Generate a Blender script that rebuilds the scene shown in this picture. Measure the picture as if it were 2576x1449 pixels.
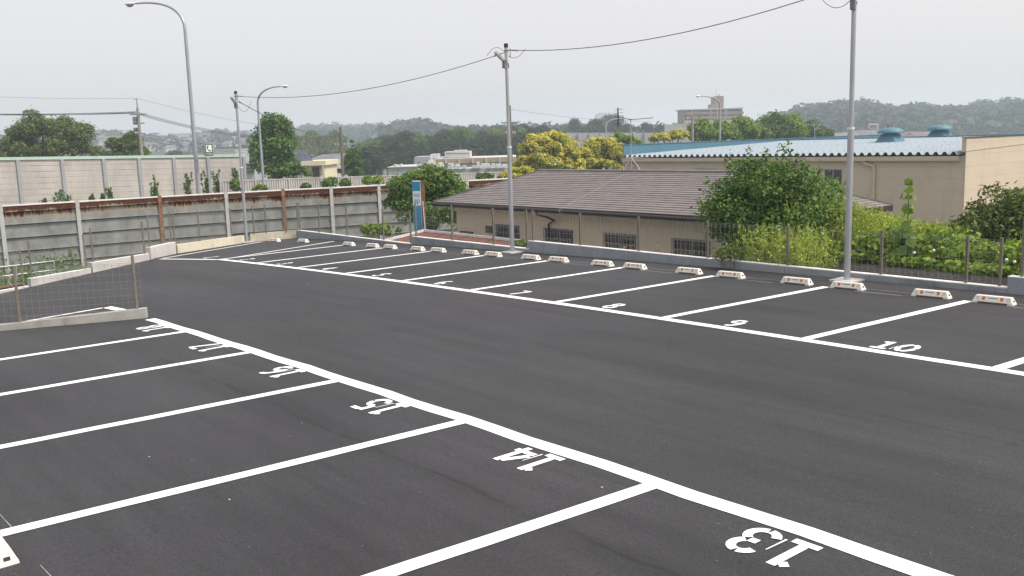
import bpy, bmesh, math, random
import numpy as np
from mathutils import Vector, Matrix

# ------------------------------------------------------------------ camera, sky, sun, exposure
scene = bpy.context.scene
col = scene.collection
for o in list(bpy.data.objects):
    bpy.data.objects.remove(o, do_unlink=True)

FPX, PIT, ROLL, YAW, CAMH = 2346.976, math.radians(9.00794), math.radians(-1.80325), math.radians(141.13326), 2.7696
CXP, CYP = 1288.0, 724.5            # the photograph measured at 2576 x 1449
_F = np.array([math.cos(YAW)*math.cos(PIT), math.sin(YAW)*math.cos(PIT), -math.sin(PIT)])
_R = np.array([math.sin(YAW), -math.cos(YAW), 0.0])
_U = np.cross(_R, _F)
_c, _s = math.cos(ROLL), math.sin(ROLL)
_R, _U = _c*_R+_s*_U, -_s*_R+_c*_U
ORG = np.array([0.0, 0.0, CAMH])
cam = bpy.data.cameras.new('camera')
cam.sensor_width = 36.0
cam.lens = FPX/2576*36.0
cam.clip_start = 0.1
cam.clip_end = 12000
camo = bpy.data.objects.new('camera', cam)
col.objects.link(camo)
camo.matrix_world = Matrix(((_R[0], _U[0], -_F[0], ORG[0]), (_R[1], _U[1], -_F[1], ORG[1]), (_R[2], _U[2], -_F[2], ORG[2]), (0, 0, 0, 1)))
scene.camera = camo
scene.render.resolution_x, scene.render.resolution_y = 1024, 576

SUN_AZ = Vector((0.86, 0.50, 0)).normalized()     # horizontal direction towards the sun
SUN_EL = math.radians(54)
world = bpy.data.worlds.new('World')
scene.world = world
world.use_nodes = True
wn, wl = world.node_tree.nodes, world.node_tree.links
wn.clear()
sky = wn.new('ShaderNodeTexSky'); sky.sky_type = 'NISHITA'; sky.sun_disc = False
sky.sun_elevation = SUN_EL; sky.sun_rotation = math.atan2(SUN_AZ.x, SUN_AZ.y)
sky.air_density = 1.0; sky.dust_density = 6.0; sky.ozone_density = 1.0; sky.altitude = 40
bg1 = wn.new('ShaderNodeBackground'); bg1.inputs[1].default_value = 0.05
wl.new(sky.outputs[0], bg1.inputs[0])
bg2 = wn.new('ShaderNodeBackground')                # the thin overcast veil over that sky
bg2.inputs[0].default_value = (1.0, 0.925, 0.905, 1); bg2.inputs[1].default_value = 0.47
wadd = wn.new('ShaderNodeAddShader'); wout = wn.new('ShaderNodeOutputWorld')
wl.new(bg1.outputs[0], wadd.inputs[0]); wl.new(bg2.outputs[0], wadd.inputs[1]); wl.new(wadd.outputs[0], wout.inputs[0])

sl = bpy.data.lights.new('sun', 'SUN'); sl.energy = 2.4; sl.angle = math.radians(11); sl.color = (1.0, 0.95, 0.87)
so = bpy.data.objects.new('sun', sl); col.objects.link(so)
sd = Vector((SUN_AZ.x*math.cos(SUN_EL), SUN_AZ.y*math.cos(SUN_EL), math.sin(SUN_EL)))
so.rotation_euler = sd.to_track_quat('Z', 'Y').to_euler()
so.location = (0, 0, 60)

scene.view_settings.view_transform = 'Standard'
scene.view_settings.look = 'None'
scene.view_settings.gamma = 1.0
scene.view_settings.use_curve_mapping = False
scene.view_settings.exposure = 0.6
scene.render.engine = 'CYCLES'
scene.cycles.max_bounces = 6
scene.cycles.diffuse_bounces = 3
scene.cycles.glossy_bounces = 2
scene.cycles.transmission_bounces = 3
scene.cycles.volume_bounces = 4
scene.cycles.transparent_max_bounces = 6

# ------------------------------------------------------------------ from photo pixels to places
def ray(x, y): return _F + _R*(x-CXP)/FPX - _U*(y-CYP)/FPX
def atD(x, y, D): return ORG + ray(x, y)*D
def zp(x, y, z):
    d = ray(x, y); return ORG + d*((z-CAMH)/d[2])
def xp(x, y, X):
    d = ray(x, y); return ORG + d*(X/d[0])
def yp(x, y, Y):
    d = ray(x, y); return ORG + d*(Y/d[1])
def vplane(x, y, P, Q):
    d = ray(x, y); n = np.array([-(Q[1]-P[1]), Q[0]-P[0], 0.0])
    t = ((np.array([P[0], P[1], 0])-ORG)@n)/(d@n); return ORG + d*t
def gz(x, y): return 0.00667571*x + 0.00671941*y - 0.0006355144*x*x - 0.0003154034*x*y
RA, RB_ = np.array([-30.2, 9.9]), np.array([-17.0, 5.2])
RN = np.array([-0.3354, -0.9421])
def rampz(x, y): return gz(x, y) - 0.07*max(0.0, (x-RA[0])*RN[0] + (y-RA[1])*RN[1])

rnd = random.Random(7)
def V3(*a): return np.array(a, float)

# ------------------------------------------------------------------ tags and hierarchy
def tag(o, label=None, cat=None, group=None, kind=None):
    if label: o['label'] = label
    if cat: o['category'] = cat
    if group: o['group'] = group
    if kind: o['kind'] = kind
    return o
def empty(name, loc, rz=0.0, label=None, cat=None, group=None):
    o = bpy.data.objects.new(name, None); col.objects.link(o)
    o.empty_display_size = 0.2
    o.location = tuple(loc); o.rotation_euler = (0, 0, rz)
    return tag(o, label, cat, group)
def link(name, me, mats, parent=None):
    o = bpy.data.objects.new(name, me); col.objects.link(o)
    if mats is not None:
        for m in (mats if isinstance(mats, (list, tuple)) else [mats]):
            if len(me.materials) < (len(mats) if isinstance(mats, (list, tuple)) else 1): me.materials.append(m)
    if parent is not None: o.parent = parent
    return o
def copy_tree(o, parent=None):
    c = o.copy(); col.objects.link(c); c.parent = parent
    for ch in list(o.children): copy_tree(ch, c)
    return c

class MB:
    """collects polygons for one mesh object"""
    def __init__(s): s.v = []; s.f = []; s.m = []; s.mi = 0; s.smooth = False; s.sm = []
    def face(s, pts, mi=None):
        n = len(s.v); s.v += [tuple(float(c) for c in p) for p in pts]
        s.f.append(tuple(range(n, n+len(pts)))); s.m.append(s.mi if mi is None else mi); s.sm.append(s.smooth)
    def mesh(s, verts, faces):
        n = len(s.v); s.v += [tuple(float(c) for c in p) for p in verts]
        for f in faces: s.f.append(tuple(n+i for i in f)); s.m.append(s.mi); s.sm.append(s.smooth)
    def hexa(s, b, t):
        s.mesh(list(b)+list(t), [(3, 2, 1, 0), (4, 5, 6, 7), (0, 1, 5, 4), (1, 2, 6, 5), (2, 3, 7, 6), (3, 0, 4, 7)])
    def box(s, c, size, rz=0.0):
        hx, hy, hz = size[0]/2, size[1]/2, size[2]/2; cs, sn = math.cos(rz), math.sin(rz)
        q = [(-hx, -hy), (hx, -hy), (hx, hy), (-hx, hy)]
        q = [(c[0]+x*cs-y*sn, c[1]+x*sn+y*cs) for x, y in q]
        s.hexa([(x, y, c[2]-hz) for x, y in q], [(x, y, c[2]+hz) for x, y in q])
    def b2(s, lo, hi): s.box([(lo[i]+hi[i])/2 for i in range(3)], [abs(hi[i]-lo[i]) for i in range(3)])
    def wall(s, P, Q, th, z0, z1, side=0.0):
        """upright slab from P to Q; side -1..1 shifts it off the line; z may be a pair (at P, at Q)"""
        P = np.array(P[:2], float); Q = np.array(Q[:2], float); d = (Q-P)/np.linalg.norm(Q-P); n = np.array([-d[1], d[0]])
        a = n*(th/2*(side-1)); b = n*(th/2*(side+1))
        z0 = z0 if isinstance(z0, (tuple, list)) else (z0, z0); z1 = z1 if isinstance(z1, (tuple, list)) else (z1, z1)
        c = [P+a, Q+a, Q+b, P+b]; zi = [0, 1, 1, 0]
        s.hexa([(*c[i], z0[zi[i]]) for i in range(4)], [(*c[i], z1[zi[i]]) for i in range(4)])
    def bar(s, p, q, w, h=None, up=(0, 0, 1)):
        h = h or w; p = Vector(p); q = Vector(q); d = (q-p)
        if d.length < 1e-6: return
        d.normalize(); u = Vector(up)
        if abs(d.dot(u)) > .97: u = Vector((1, 0, 0))
        a = d.cross(u).normalized(); b = a.cross(d).normalized()
        a *= w/2; b *= h/2
        s.hexa([p-a-b, p+a-b, p+a+b, p-a+b], [q-a-b, q+a-b, q+a+b, q-a+b])
    def tube(s, pts, r, n=8, cap=True):
        pts = [Vector([float(k) for k in p]) for p in pts]; m = len(pts)
        rs = r if isinstance(r, (list, tuple)) else [r]*m
        vs, fs = [], []; pa = None
        for i, p in enumerate(pts):
            d = (pts[min(i+1, m-1)]-pts[max(i-1, 0)]).normalized()
            if pa is None:
                u = Vector((0, 0, 1)) if abs(d.z) < .9 else Vector((1, 0, 0)); a = d.cross(u).normalized()
            else: a = (pa - d*pa.dot(d)).normalized()
            pa = a; b = d.cross(a)
            for k in range(n):
                t = 2*math.pi*k/n; vs.append(p+(a*math.cos(t)+b*math.sin(t))*rs[i])
        for i in range(m-1):
            for k in range(n):
                k2 = (k+1) % n; fs.append((i*n+k, i*n+k2, (i+1)*n+k2, (i+1)*n+k))
        old = s.smooth; s.smooth = n >= 6; s.mesh(vs, fs); s.smooth = old
        if cap:
            s.face([vs[k] for k in range(n-1, -1, -1)]); s.face([vs[(m-1)*n+k] for k in range(n)])
    def lathe(s, c, prof, n=16, axis=(0, 0, 1)):
        """profile of (radius, height) pairs about a vertical axis through c"""
        vs, fs = [], []
        for r, h in prof:
            for k in range(n):
                t = 2*math.pi*k/n; vs.append((c[0]+r*math.cos(t), c[1]+r*math.sin(t), c[2]+h))
        for i in range(len(prof)-1):
            for k in range(n):
                k2 = (k+1) % n; fs.append((i*n+k, i*n+k2, (i+1)*n+k2, (i+1)*n+k))
        old = s.smooth; s.smooth = True; s.mesh(vs, fs); s.smooth = old
        s.face([vs[k] for k in range(n-1, -1, -1)]); s.face([vs[(len(prof)-1)*n+k] for k in range(n)])
    def data(s, name):
        me = bpy.data.meshes.new(name); me.from_pydata(s.v, [], s.f)
        if any(s.m): me.polygons.foreach_set('material_index', s.m)
        if any(s.sm): me.polygons.foreach_set('use_smooth', s.sm)
        me.update(); return me
    def build(s, name, mats, parent=None, offset=None):
        if offset is not None: s.v = [(x-offset[0], y-offset[1], z-offset[2]) for x, y, z in s.v]
        return link(name, s.data(name), mats, parent)

def np_mesh(name, V, Fq, mi=None):
    me = bpy.data.meshes.new(name); n, m, k = len(V), len(Fq), Fq.shape[1]
    me.vertices.add(n); me.vertices.foreach_set('co', np.ascontiguousarray(V, dtype=np.float32).ravel())
    me.loops.add(m*k); me.loops.foreach_set('vertex_index', np.ascontiguousarray(Fq, dtype=np.int32).ravel())
    me.polygons.add(m); me.polygons.foreach_set('loop_start', np.arange(0, m*k, k, dtype=np.int32))
    if mi is not None: me.polygons.foreach_set('material_index', np.ascontiguousarray(mi, dtype=np.int32))
    me.update(calc_edges=True); me.validate(); return me

# ------------------------------------------------------------------ materials
def lin(r, g, b):
    f = lambda c: (c/255/12.92) if c/255 <= .04045 else ((c/255+.055)/1.055)**2.4
    return (f(r), f(g), f(b))
class NT:
    def __init__(s, name):
        s.m = bpy.data.materials.new(name); s.m.use_nodes = True; s.t = s.m.node_tree; s.t.nodes.clear()
        s.out = s.t.nodes.new('ShaderNodeOutputMaterial')
    def n(s, typ, **kw):
        nd = s.t.nodes.new(typ)
        for k, v in kw.items(): setattr(nd, k, v)
        return nd
    def l(s, a, b): s.t.links.new(a, b)
    def coord(s, scale=(1, 1, 1), src='Object'):
        tc = s.n('ShaderNodeTexCoord'); mp = s.n('ShaderNodeMapping'); mp.inputs['Scale'].default_value = scale
        s.l(tc.outputs[src], mp.inputs[0]); return mp.outputs[0]
    def noise(s, vec, scale, detail=4, rough=.55, dist=0):
        nd = s.n('ShaderNodeTexNoise'); nd.inputs['Scale'].default_value = scale; nd.inputs['Detail'].default_value = detail
        nd.inputs['Roughness'].default_value = rough; nd.inputs['Distortion'].default_value = dist
        if vec is not None: s.l(vec, nd.inputs['Vector'])
        return nd.outputs['Fac']
    def ramp(s, fac, stops):
        r = s.n('ShaderNodeValToRGB'); e = r.color_ramp.elements
        while len(e) > len(stops): e.remove(e[-1])
        while len(e) < len(stops): e.new(0.5)
        for i, (p, c) in enumerate(stops):
            e[i].position = p; e[i].color = (*c, 1) if len(c) == 3 else c
        s.l(fac, r.inputs[0]); return r.outputs[0]
    def gray(s, fac, a, b, va=0.0, vb=1.0): return s.ramp(fac, [(a, (va,)*3), (b, (vb,)*3)])
    def mix(s, fac, a, b, mode='MIX'):
        m = s.n('ShaderNodeMix', data_type='RGBA', blend_type=mode)
        for sock, v in ((m.inputs[0], fac), (m.inputs[6], a), (m.inputs[7], b)):
            if isinstance(v, (int, float)): sock.default_value = v
            elif isinstance(v, (tuple, list)): sock.default_value = (*v, 1) if len(v) == 3 else v
            else: s.l(v, sock)
        return m.outputs[2]
    def math(s, op, a, b=None, clamp=False):
        m = s.n('ShaderNodeMath', operation=op, use_clamp=clamp)
        for i, v in enumerate((a, b)):
            if v is None: continue
            if isinstance(v, (int, float)): m.inputs[i].default_value = v
            else: s.l(v, m.inputs[i])
        return m.outputs[0]
    def bump(s, h, strength=.3, dist=.01):
        b = s.n('ShaderNodeBump'); b.inputs['Strength'].default_value = strength; b.inputs['Distance'].default_value = dist
        s.l(h, b.inputs['Height']); return b.outputs[0]
    def pbr(s, colr, rough=.8, metal=0.0, spec=.5, normal=None):
        p = s.n('ShaderNodeBsdfPrincipled')
        for key, v in (('Base Color', colr), ('Roughness', rough), ('Metallic', metal), ('Specular IOR Level', spec)):
            if isinstance(v, (int, float)): p.inputs[key].default_value = v
            elif isinstance(v, (tuple, list)): p.inputs[key].default_value = (*v, 1)
            else: s.l(v, p.inputs[key])
        if normal is not None: s.l(normal, p.inputs['Normal'])
        s.l(p.outputs[0], s.out.inputs[0]); return p
    def sub(s, vec, i):
        x = s.n('ShaderNodeSeparateXYZ'); s.l(vec, x.inputs[0]); return x.outputs[i]

def simple(name, c, var=.18, scale=3.0, rough=.75, metal=0.0, spec=.4, bump=.15, bscale=60, stretch=(1, 1, 1), dirt=None):
    t = NT(name); co = t.coord(stretch)
    n1 = t.noise(co, scale, 5); n2 = t.noise(co, scale*9, 3)
    k = t.math('ADD', t.math('MULTIPLY', n1, .7), t.math('MULTIPLY', n2, .3))
    lo = tuple(max(0, x*(1-var)) for x in c); hi = tuple(min(1, x*(1+var)) for x in c)
    cc = t.ramp(k, [(.3, lo), (.7, hi)])
    if dirt:
        d = t.noise(t.coord((1, 1, .35)), 1.3, 6, .65)
        cc = t.mix(t.gray(d, .52, .72, 0, .8), cc, dirt)
    rr = t.gray(n2, .2, .8, max(0, rough-.1), min(1, rough+.1))
    t.pbr(cc, rr, metal, spec, t.bump(t.noise(co, bscale, 3), bump, .01) if bump else None)
    return t.m

def leafmat(name, cols, transl=.3, rough=.55):
    t = NT(name); g = t.n('ShaderNodeNewGeometry')
    n = len(cols); cc = t.ramp(g.outputs['Random Per Island'], [(i/(n-1) if n > 1 else 0, c) for i, c in enumerate(cols)])
    big = t.noise(t.coord(), .9, 3); cc = t.mix(1.0, cc, t.gray(big, .3, .7, .72, 1.25), 'MULTIPLY')
    p = t.n('ShaderNodeBsdfPrincipled'); t.l(cc, p.inputs['Base Color']); p.inputs['Roughness'].default_value = rough
    p.inputs['Specular IOR Level'].default_value = .25
    tr = t.n('ShaderNodeBsdfTranslucent'); t.l(t.mix(1.0, cc, (1.15, 1.2, .6), 'MULTIPLY'), tr.inputs[0])
    mx = t.n('ShaderNodeMixShader'); mx.inputs[0].default_value = transl
    t.l(p.outputs[0], mx.inputs[1]); t.l(tr.outputs[0], mx.inputs[2]); t.l(mx.outputs[0], t.out.inputs[0])
    return t.m

def asphalt_mat():
    t = NT('asphalt'); co = t.coord()
    fine = t.noise(co, 95, 2, .6); mid = t.noise(co, 30, 3, .7); grit = t.noise(co, 42, 2, .5); big = t.noise(t.coord((.35, .9, 1)), .55, 5, .6)
    base = t.ramp(fine, [(.25, (.0170, .0172, .0183)), (.5, (.0315, .0316, .0336)), (.78, (.055, .055, .0568))])
    base = t.mix(1.0, base, t.gray(mid, .25, .75, .8, 1.2), 'MULTIPLY')
    base = t.mix(1.0, base, t.gray(grit, .3, .7, .8, 1.2), 'MULTIPLY')
    base = t.mix(1.0, base, t.gray(big, .3, .72, .66, 1.34), 'MULTIPLY')
    stre = t.noise(t.coord((.12, 2.6, 1)), 1.6, 5, .6)                   # roller passes along the rows
    base = t.mix(1.0, base, t.gray(stre, .35, .7, .84, 1.14), 'MULTIPLY')
    tint = t.noise(t.coord((.5, .5, 1)), .35, 3, .5)                     # cooler and browner areas
    base = t.mix(1.0, base, t.ramp(tint, [(.35, (.95, 1.01, 1.0)), (.65, (1.02, .98, 1.03))]), 'MULTIPLY')
    # paving joints between the passes of the paver
    y = t.sub(co, 1); x = t.sub(co, 0)
    wob = t.math('MULTIPLY', t.math('SUBTRACT', t.noise(t.coord((1, .05, 1)), .9, 4), .5), .34)
    yy = t.math('ADD', y, wob)
    tot = None
    for y0, w, amt in ((4.25, .045, .95), (8.2, .05, .75), (12.3, .05, .6)):
        d = t.math('ABSOLUTE', t.math('SUBTRACT', yy, y0))
        g = t.math('MULTIPLY', t.math('SUBTRACT', 1.0, t.math('DIVIDE', d, w), True), amt)
        g2 = t.math('MULTIPLY', t.math('SUBTRACT', 1.0, t.math('DIVIDE', d, w*7), True), amt*.34)
        g = t.math('MAXIMUM', g, g2)
        tot = g if tot is None else t.math('MAXIMUM', tot, g)
    br = t.gray(t.noise(t.coord((1, .4, 1)), .8, 5, .7), .36, .52)
    tot = t.math('MULTIPLY', tot, br)
    base = t.mix(tot, base, (.012, .0115, .012))
    # pale stone chips and scuffs
    vo = t.n('ShaderNodeTexVoronoi'); vo.inputs['Scale'].default_value = 9.0; t.l(co, vo.inputs['Vector'])
    chip = t.math('LESS_THAN', vo.outputs['Distance'], .055)
    sel = t.math('GREATER_THAN', t.sub(vo.outputs['Color'], 0), .86)
    base = t.mix(t.math('MULTIPLY', t.math('MULTIPLY', chip, sel), .3), base, (.5, .5, .48))
    sc = t.gray(t.noise(t.coord((1.2, 7, 1)), 2.3, 6, .75), .66, .74, 0, .16)
    base = t.mix(sc, base, (.25, .25, .25))
    p = t.pbr(base, t.gray(mid, .2, .8, .58, .74), 0, .38, t.bump(t.math('ADD', fine, t.math('MULTIPLY', mid, .8)), .5, .012))
    return t.m

M = {}
M['asphalt'] = asphalt_mat()
def paint_mat():
    t = NT('road_paint'); co = t.coord()
    w = t.noise(co, 55, 4, .7); e = t.noise(co, 6, 5, .6)
    c = t.mix(t.gray(w, .68, .78, 0, .35), (.86, .86, .85), (.45, .45, .45))
    c = t.mix(t.gray(e, .68, .8, 0, .25), c, (.5, .5, .5))
    t.pbr(c, .6, 0, .4, t.bump(w, .25, .006)); return t.m
M['paint'] = paint_mat()
M['chalk'] = simple('chalk_line', (.30, .30, .30), .4, 6, .9)
M['block'] = simple('concrete_block', (.27, .29, .31), .22, 1.6, .9, bump=.35, bscale=90, dirt=(.17, .18, .19))
M['coping'] = simple('pale_coping', (.68, .675, .65), .16, 3, .9, bump=.3)
M['cream'] = simple('cream_concrete', (.62, .57, .44), .18, 1.4, .88, bump=.3, dirt=(.36, .32, .24))
M['newcon'] = simple('new_concrete', (.48, .47, .45), .16, 1.8, .88, bump=.3, dirt=(.3, .3, .29))
M['olive'] = simple('weathered_concrete', (.37, .365, .33), .2, 2.2, .9, bump=.3, dirt=(.2, .2, .17))
M['bronze'] = simple('bronze_post', (.185, .165, .135), .2, 12, .5, .3, .5, bump=0)
M['wire'] = simple('fence_wire', (.29, .28, .245), .15, 20, .5, .3, .5, bump=0)
M['galv'] = simple('galvanised_steel', (.42, .43, .45), .16, 7, .42, .55, .5, bump=.08, bscale=20, stretch=(1, 1, .25))
M['galvd'] = simple('dull_galvanised_steel', (.2, .2, .21), .2, 10, .5, .4, .5, bump=.05)
M['black'] = simple('black_rubber', (.02, .02, .02), .3, 10, .6, bump=.1)
M['dark'] = simple('dark_metal', (.045, .042, .042), .3, 8, .55, bump=.05)
M['cable'] = simple('cable_sheath', (.06, .06, .065), .2, 10, .6, bump=0)
M['stop'] = simple('white_recycled_plastic', (.74, .715, .63), .1, 4, .55, bump=.1, dirt=(.55, .51, .42))
M['amber'] = simple('amber_reflector', (.62, .24, .03), .3, 60, .25, spec=.8, bump=.3, bscale=300)
M['red'] = simple('red_reflector', (.42, .07, .015), .25, 60, .25, spec=.8, bump=.3, bscale=300)
M['white'] = simple('white_paint_metal', (.72, .72, .70), .08, 4, .5, bump=.05)
M['soil'] = simple('soil', (.12, .10, .065), .4, 2, .95, bump=.5, bscale=12)
M['grassy'] = simple('grassy_ground', (.075, .095, .035), .45, .8, .95, bump=.5, bscale=6)
M['brownblock'] = simple('dark_garden_block', (.20, .18, .172), .25, 2.5, .92, bump=.4, dirt=(.12, .11, .105))

def steel_mat(name, z0, zspan, amount):
    """zinc sheet with rust that bleeds down from the top edge"""
    t = NT(name); co = t.coord(); z = t.sub(co, 2)
    base = t.ramp(t.noise(t.coord((1, 1, .6)), 2.2, 6, .65), [(.3, (.185, .192, .192)), (.52, (.262, .27, .267)), (.72, (.35, .355, .345))])
    pale = t.gray(t.noise(t.coord((1, 1, 1)), 9, 5, .7), .58, .72, 0, .5)
    base = t.mix(pale, base, (.34, .34, .33))
    h = t.math('DIVIDE', t.math('SUBTRACT', z, z0), zspan)            # 0 at the foot of the band, 1 at the top
    drip = t.noise(t.coord((5, 5, .22)), 2.4, 5, .6); blot = t.noise(t.coord((.8, .8, .8)), 1.1, 5, .65)
    k = t.math('ADD', t.math('MULTIPLY', h, .75), t.math('ADD', t.math('MULTIPLY', drip, .9), t.math('MULTIPLY', blot, 1.3)))
    k = t.math('MULTIPLY', t.math('ADD', k, amount), .4)
    halo = t.gray(k, .42, .54, 0, .62); core = t.gray(k, .51, .60, 0, 1)
    c = t.mix(halo, base, (.44, .31, .17))
    rust = t.ramp(t.noise(co, 14, 5, .7), [(.3, (.030, .011, .007)), (.5, (.068, .021, .011)), (.7, (.15, .048, .016))])
    c = t.mix(core, c, rust)
    t.pbr(c, t.gray(core, 0, 1, .5, .92), t.gray(core, 0, 1, .25, 0), .4, t.bump(t.noise(co, 30, 4), .2, .01))
    return t.m
M['rustband'] = steel_mat('rusted_steel_beam', .58, .25, .26)
M['zinc1'] = steel_mat('rust_streaked_zinc', .10, .52, -.28)
M['zinc'] = steel_mat('zinc_sheet', -3.0, 6.0, -1.6)
M['rustpile'] = simple('rusted_steel_pile', (.21, .105, .05), .45, 4, .9, bump=.3, dirt=(.45, .3, .16))
M['whitepile'] = simple('pale_painted_pile', (.43, .43, .425), .15, 3, .7, bump=.15, dirt=(.36, .3, .24))

# ================================================================== THE SETTING
def terrain():
    rs = [0, 30, 60, 90, 120, 160, 220, 300, 450, 700, 1100, 1500, 1900]
    n = 72; vs = [(-30, 20, -2.75)]; fs = []
    def tz(r): return -2.75 if r < 110 else -2.75-7.0*min(1, (r-110)/160)
    for r in rs[1:]:
        for k in range(n):
            a = 2*math.pi*k/n; vs.append((-30+r*math.cos(a), 20+r*math.sin(a), tz(r)))
    for k in range(n): fs.append((0, 1+k, 1+(k+1) % n))
    for i in range(len(rs)-2):
        for k in range(n):
            a = 1+i*n; b = a+n; k2 = (k+1) % n; fs.append((a+k, b+k, b+k2, a+k2))
    m = MB(); m.mesh(vs, fs); tag(m.build('ground', M['grassy']), kind='structure')
terrain()

# outline of the tarmac (world metres, anticlockwise); the ramp leaves it on the side of bay 18
LOT = [(9, -1.2), (9, 15.52), (-32.1, 15.62), (-32.95, 14.05), (-31.42, 10.85), (-30.4, 9.75), (-17.3, 5.33), (-20.6, -1.2)]
RAMP = [(-30.4, 9.75), (-28.0, 4.86), (-24.6, -2.2), (-20.9, -1.9), (-17.3, 5.33)]
def inside(x, y, P):
    c = False; j = len(P)-1
    for i in range(len(P)):
        if (P[i][1] > y) != (P[j][1] > y) and x < (P[j][0]-P[i][0])*(y-P[i][1])/(P[j][1]-P[i][1])+P[i][0]: c = not c
        j = i
    return c
def surface(name, poly, zf, step, bottom, mat):
    """a polygon cut into a fine grid that follows the fall of the ground, with a skirt"""
    bm = bmesh.new()
    vs = [bm.verts.new((x, y, 0)) for x, y in poly]; bm.faces.new(vs)
    xs = [p[0] for p in poly]; ys = [p[1] for p in poly]
    for ax, lo, hi in ((0, min(xs), max(xs)), (1, min(ys), max(ys))):
        k = math.ceil(lo/step)*step
        while k < hi:
            co = Vector((k, 0, 0)) if ax == 0 else Vector((0, k, 0)); no = Vector((1, 0, 0)) if ax == 0 else Vector((0, 1, 0))
            bmesh.ops.bisect_plane(bm, geom=bm.verts[:]+bm.edges[:]+bm.faces[:], plane_co=co, plane_no=no); k += step
    for v in bm.verts: v.co.z = zf(v.co.x, v.co.y)
    for f in bm.faces:
        if f.normal.z < 0: f.normal_flip()
    ed = [e for e in bm.edges if e.is_boundary]
    r = bmesh.ops.extrude_edge_only(bm, edges=ed)
    for v in r['geom']:
        if isinstance(v, bmesh.types.BMVert): v.co.z = bottom
    me = bpy.data.meshes.new(name); bm.to_mesh(me); bm.free()
    return tag(link(name, me, mat), kind='structure')
lot = surface('parking_lot', LOT, gz, 1.0, -2.9, M['asphalt'])
ramp = surface('ramp', [(x, y) for x, y in RAMP], rampz, 1.0, -2.9, M['asphalt'])

# ------------------------------------------------------------------ painted markings, parts of the tarmac
def strip(P, Q, w, zf=gz, lift=.004, parent=lot, name='bay_line', mat='paint', wav=0.0):
    P = np.array(P, float); Q = np.array(Q, float); L = np.linalg.norm(Q-P); d = (Q-P)/L; n = np.array([-d[1], d[0]])
    k = max(1, int(L/.5)); m = MB(); prev = None
    for i in range(k+1):
        c = P+d*(L*i/k); off = wav*math.sin(i*1.7+P[0])+rnd.uniform(-.004, .004)
        a, b = c+n*(w/2+off+rnd.uniform(-.003, .003)), c-n*(w/2-off+rnd.uniform(-.003, .003))
        cur = ((a[0], a[1], zf(*a)+lift), (b[0], b[1], zf(*b)+lift))
        if prev: m.face([prev[0], prev[1], cur[1], cur[0]])
        prev = cur
    return m.build(name, M[mat], parent)
X0, Y0, YB, SK = -27.07, 10.64, 14.58, .36
YL = 5.43; LX = [-4.88-2.575*i for i in range(-2, 5)]
LW = .165
strip((X0-.05, Y0-.02), (4, Y0), LW)
strip((-29.9, 9.80), (X0-.02, Y0-.09), .13)
for i in range(0, 12):
    x = X0+2.5*i; strip((x+.008, Y0+LW/2+.001), (x+SK, YB), .15)
strip((-26.95, 10.85), (-28.55, 15.25), .12, lift=.0085)
strip((-30.05, 9.95), (-32.35, 14.35), .12)
strip((4, YL), (-17.1, YL-.1), LW+.015, wav=.012)
for x in LX: strip((x-.006, YL-LW/2-.018), (x-.36, .35), .155)
# give way mark on the ramp
strip((-20.05, 5.32), (-20.55, 3.6), .13, rampz, .004, ramp, 'lane_line')
strip((-20.0, 5.40), (-18.6, 5.42), .16, rampz, .008, ramp, 'lane_line')
# faint setting-out lines beside the wheel stops
for i in range(12):
    x = X0+SK+2.5*i
    strip((x+.62, 14.46), (x+1.55+rnd.uniform(-.1, .1), 14.45), .022, lift=.0035, name='setting_out_line', mat='chalk')
    strip((x+.66, 14.74), (x+1.75, 14.74), .014, lift=.0035, name='setting_out_line', mat='chalk')
strip((-6.9, 1.25), (-5.6, 1.3), .007, lift=.0035, name='setting_out_line', mat='chalk')
strip((-8.9, 1.22), (-7.75, 1.25), .007, lift=.0035, name='setting_out_line', mat='chalk')

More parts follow.
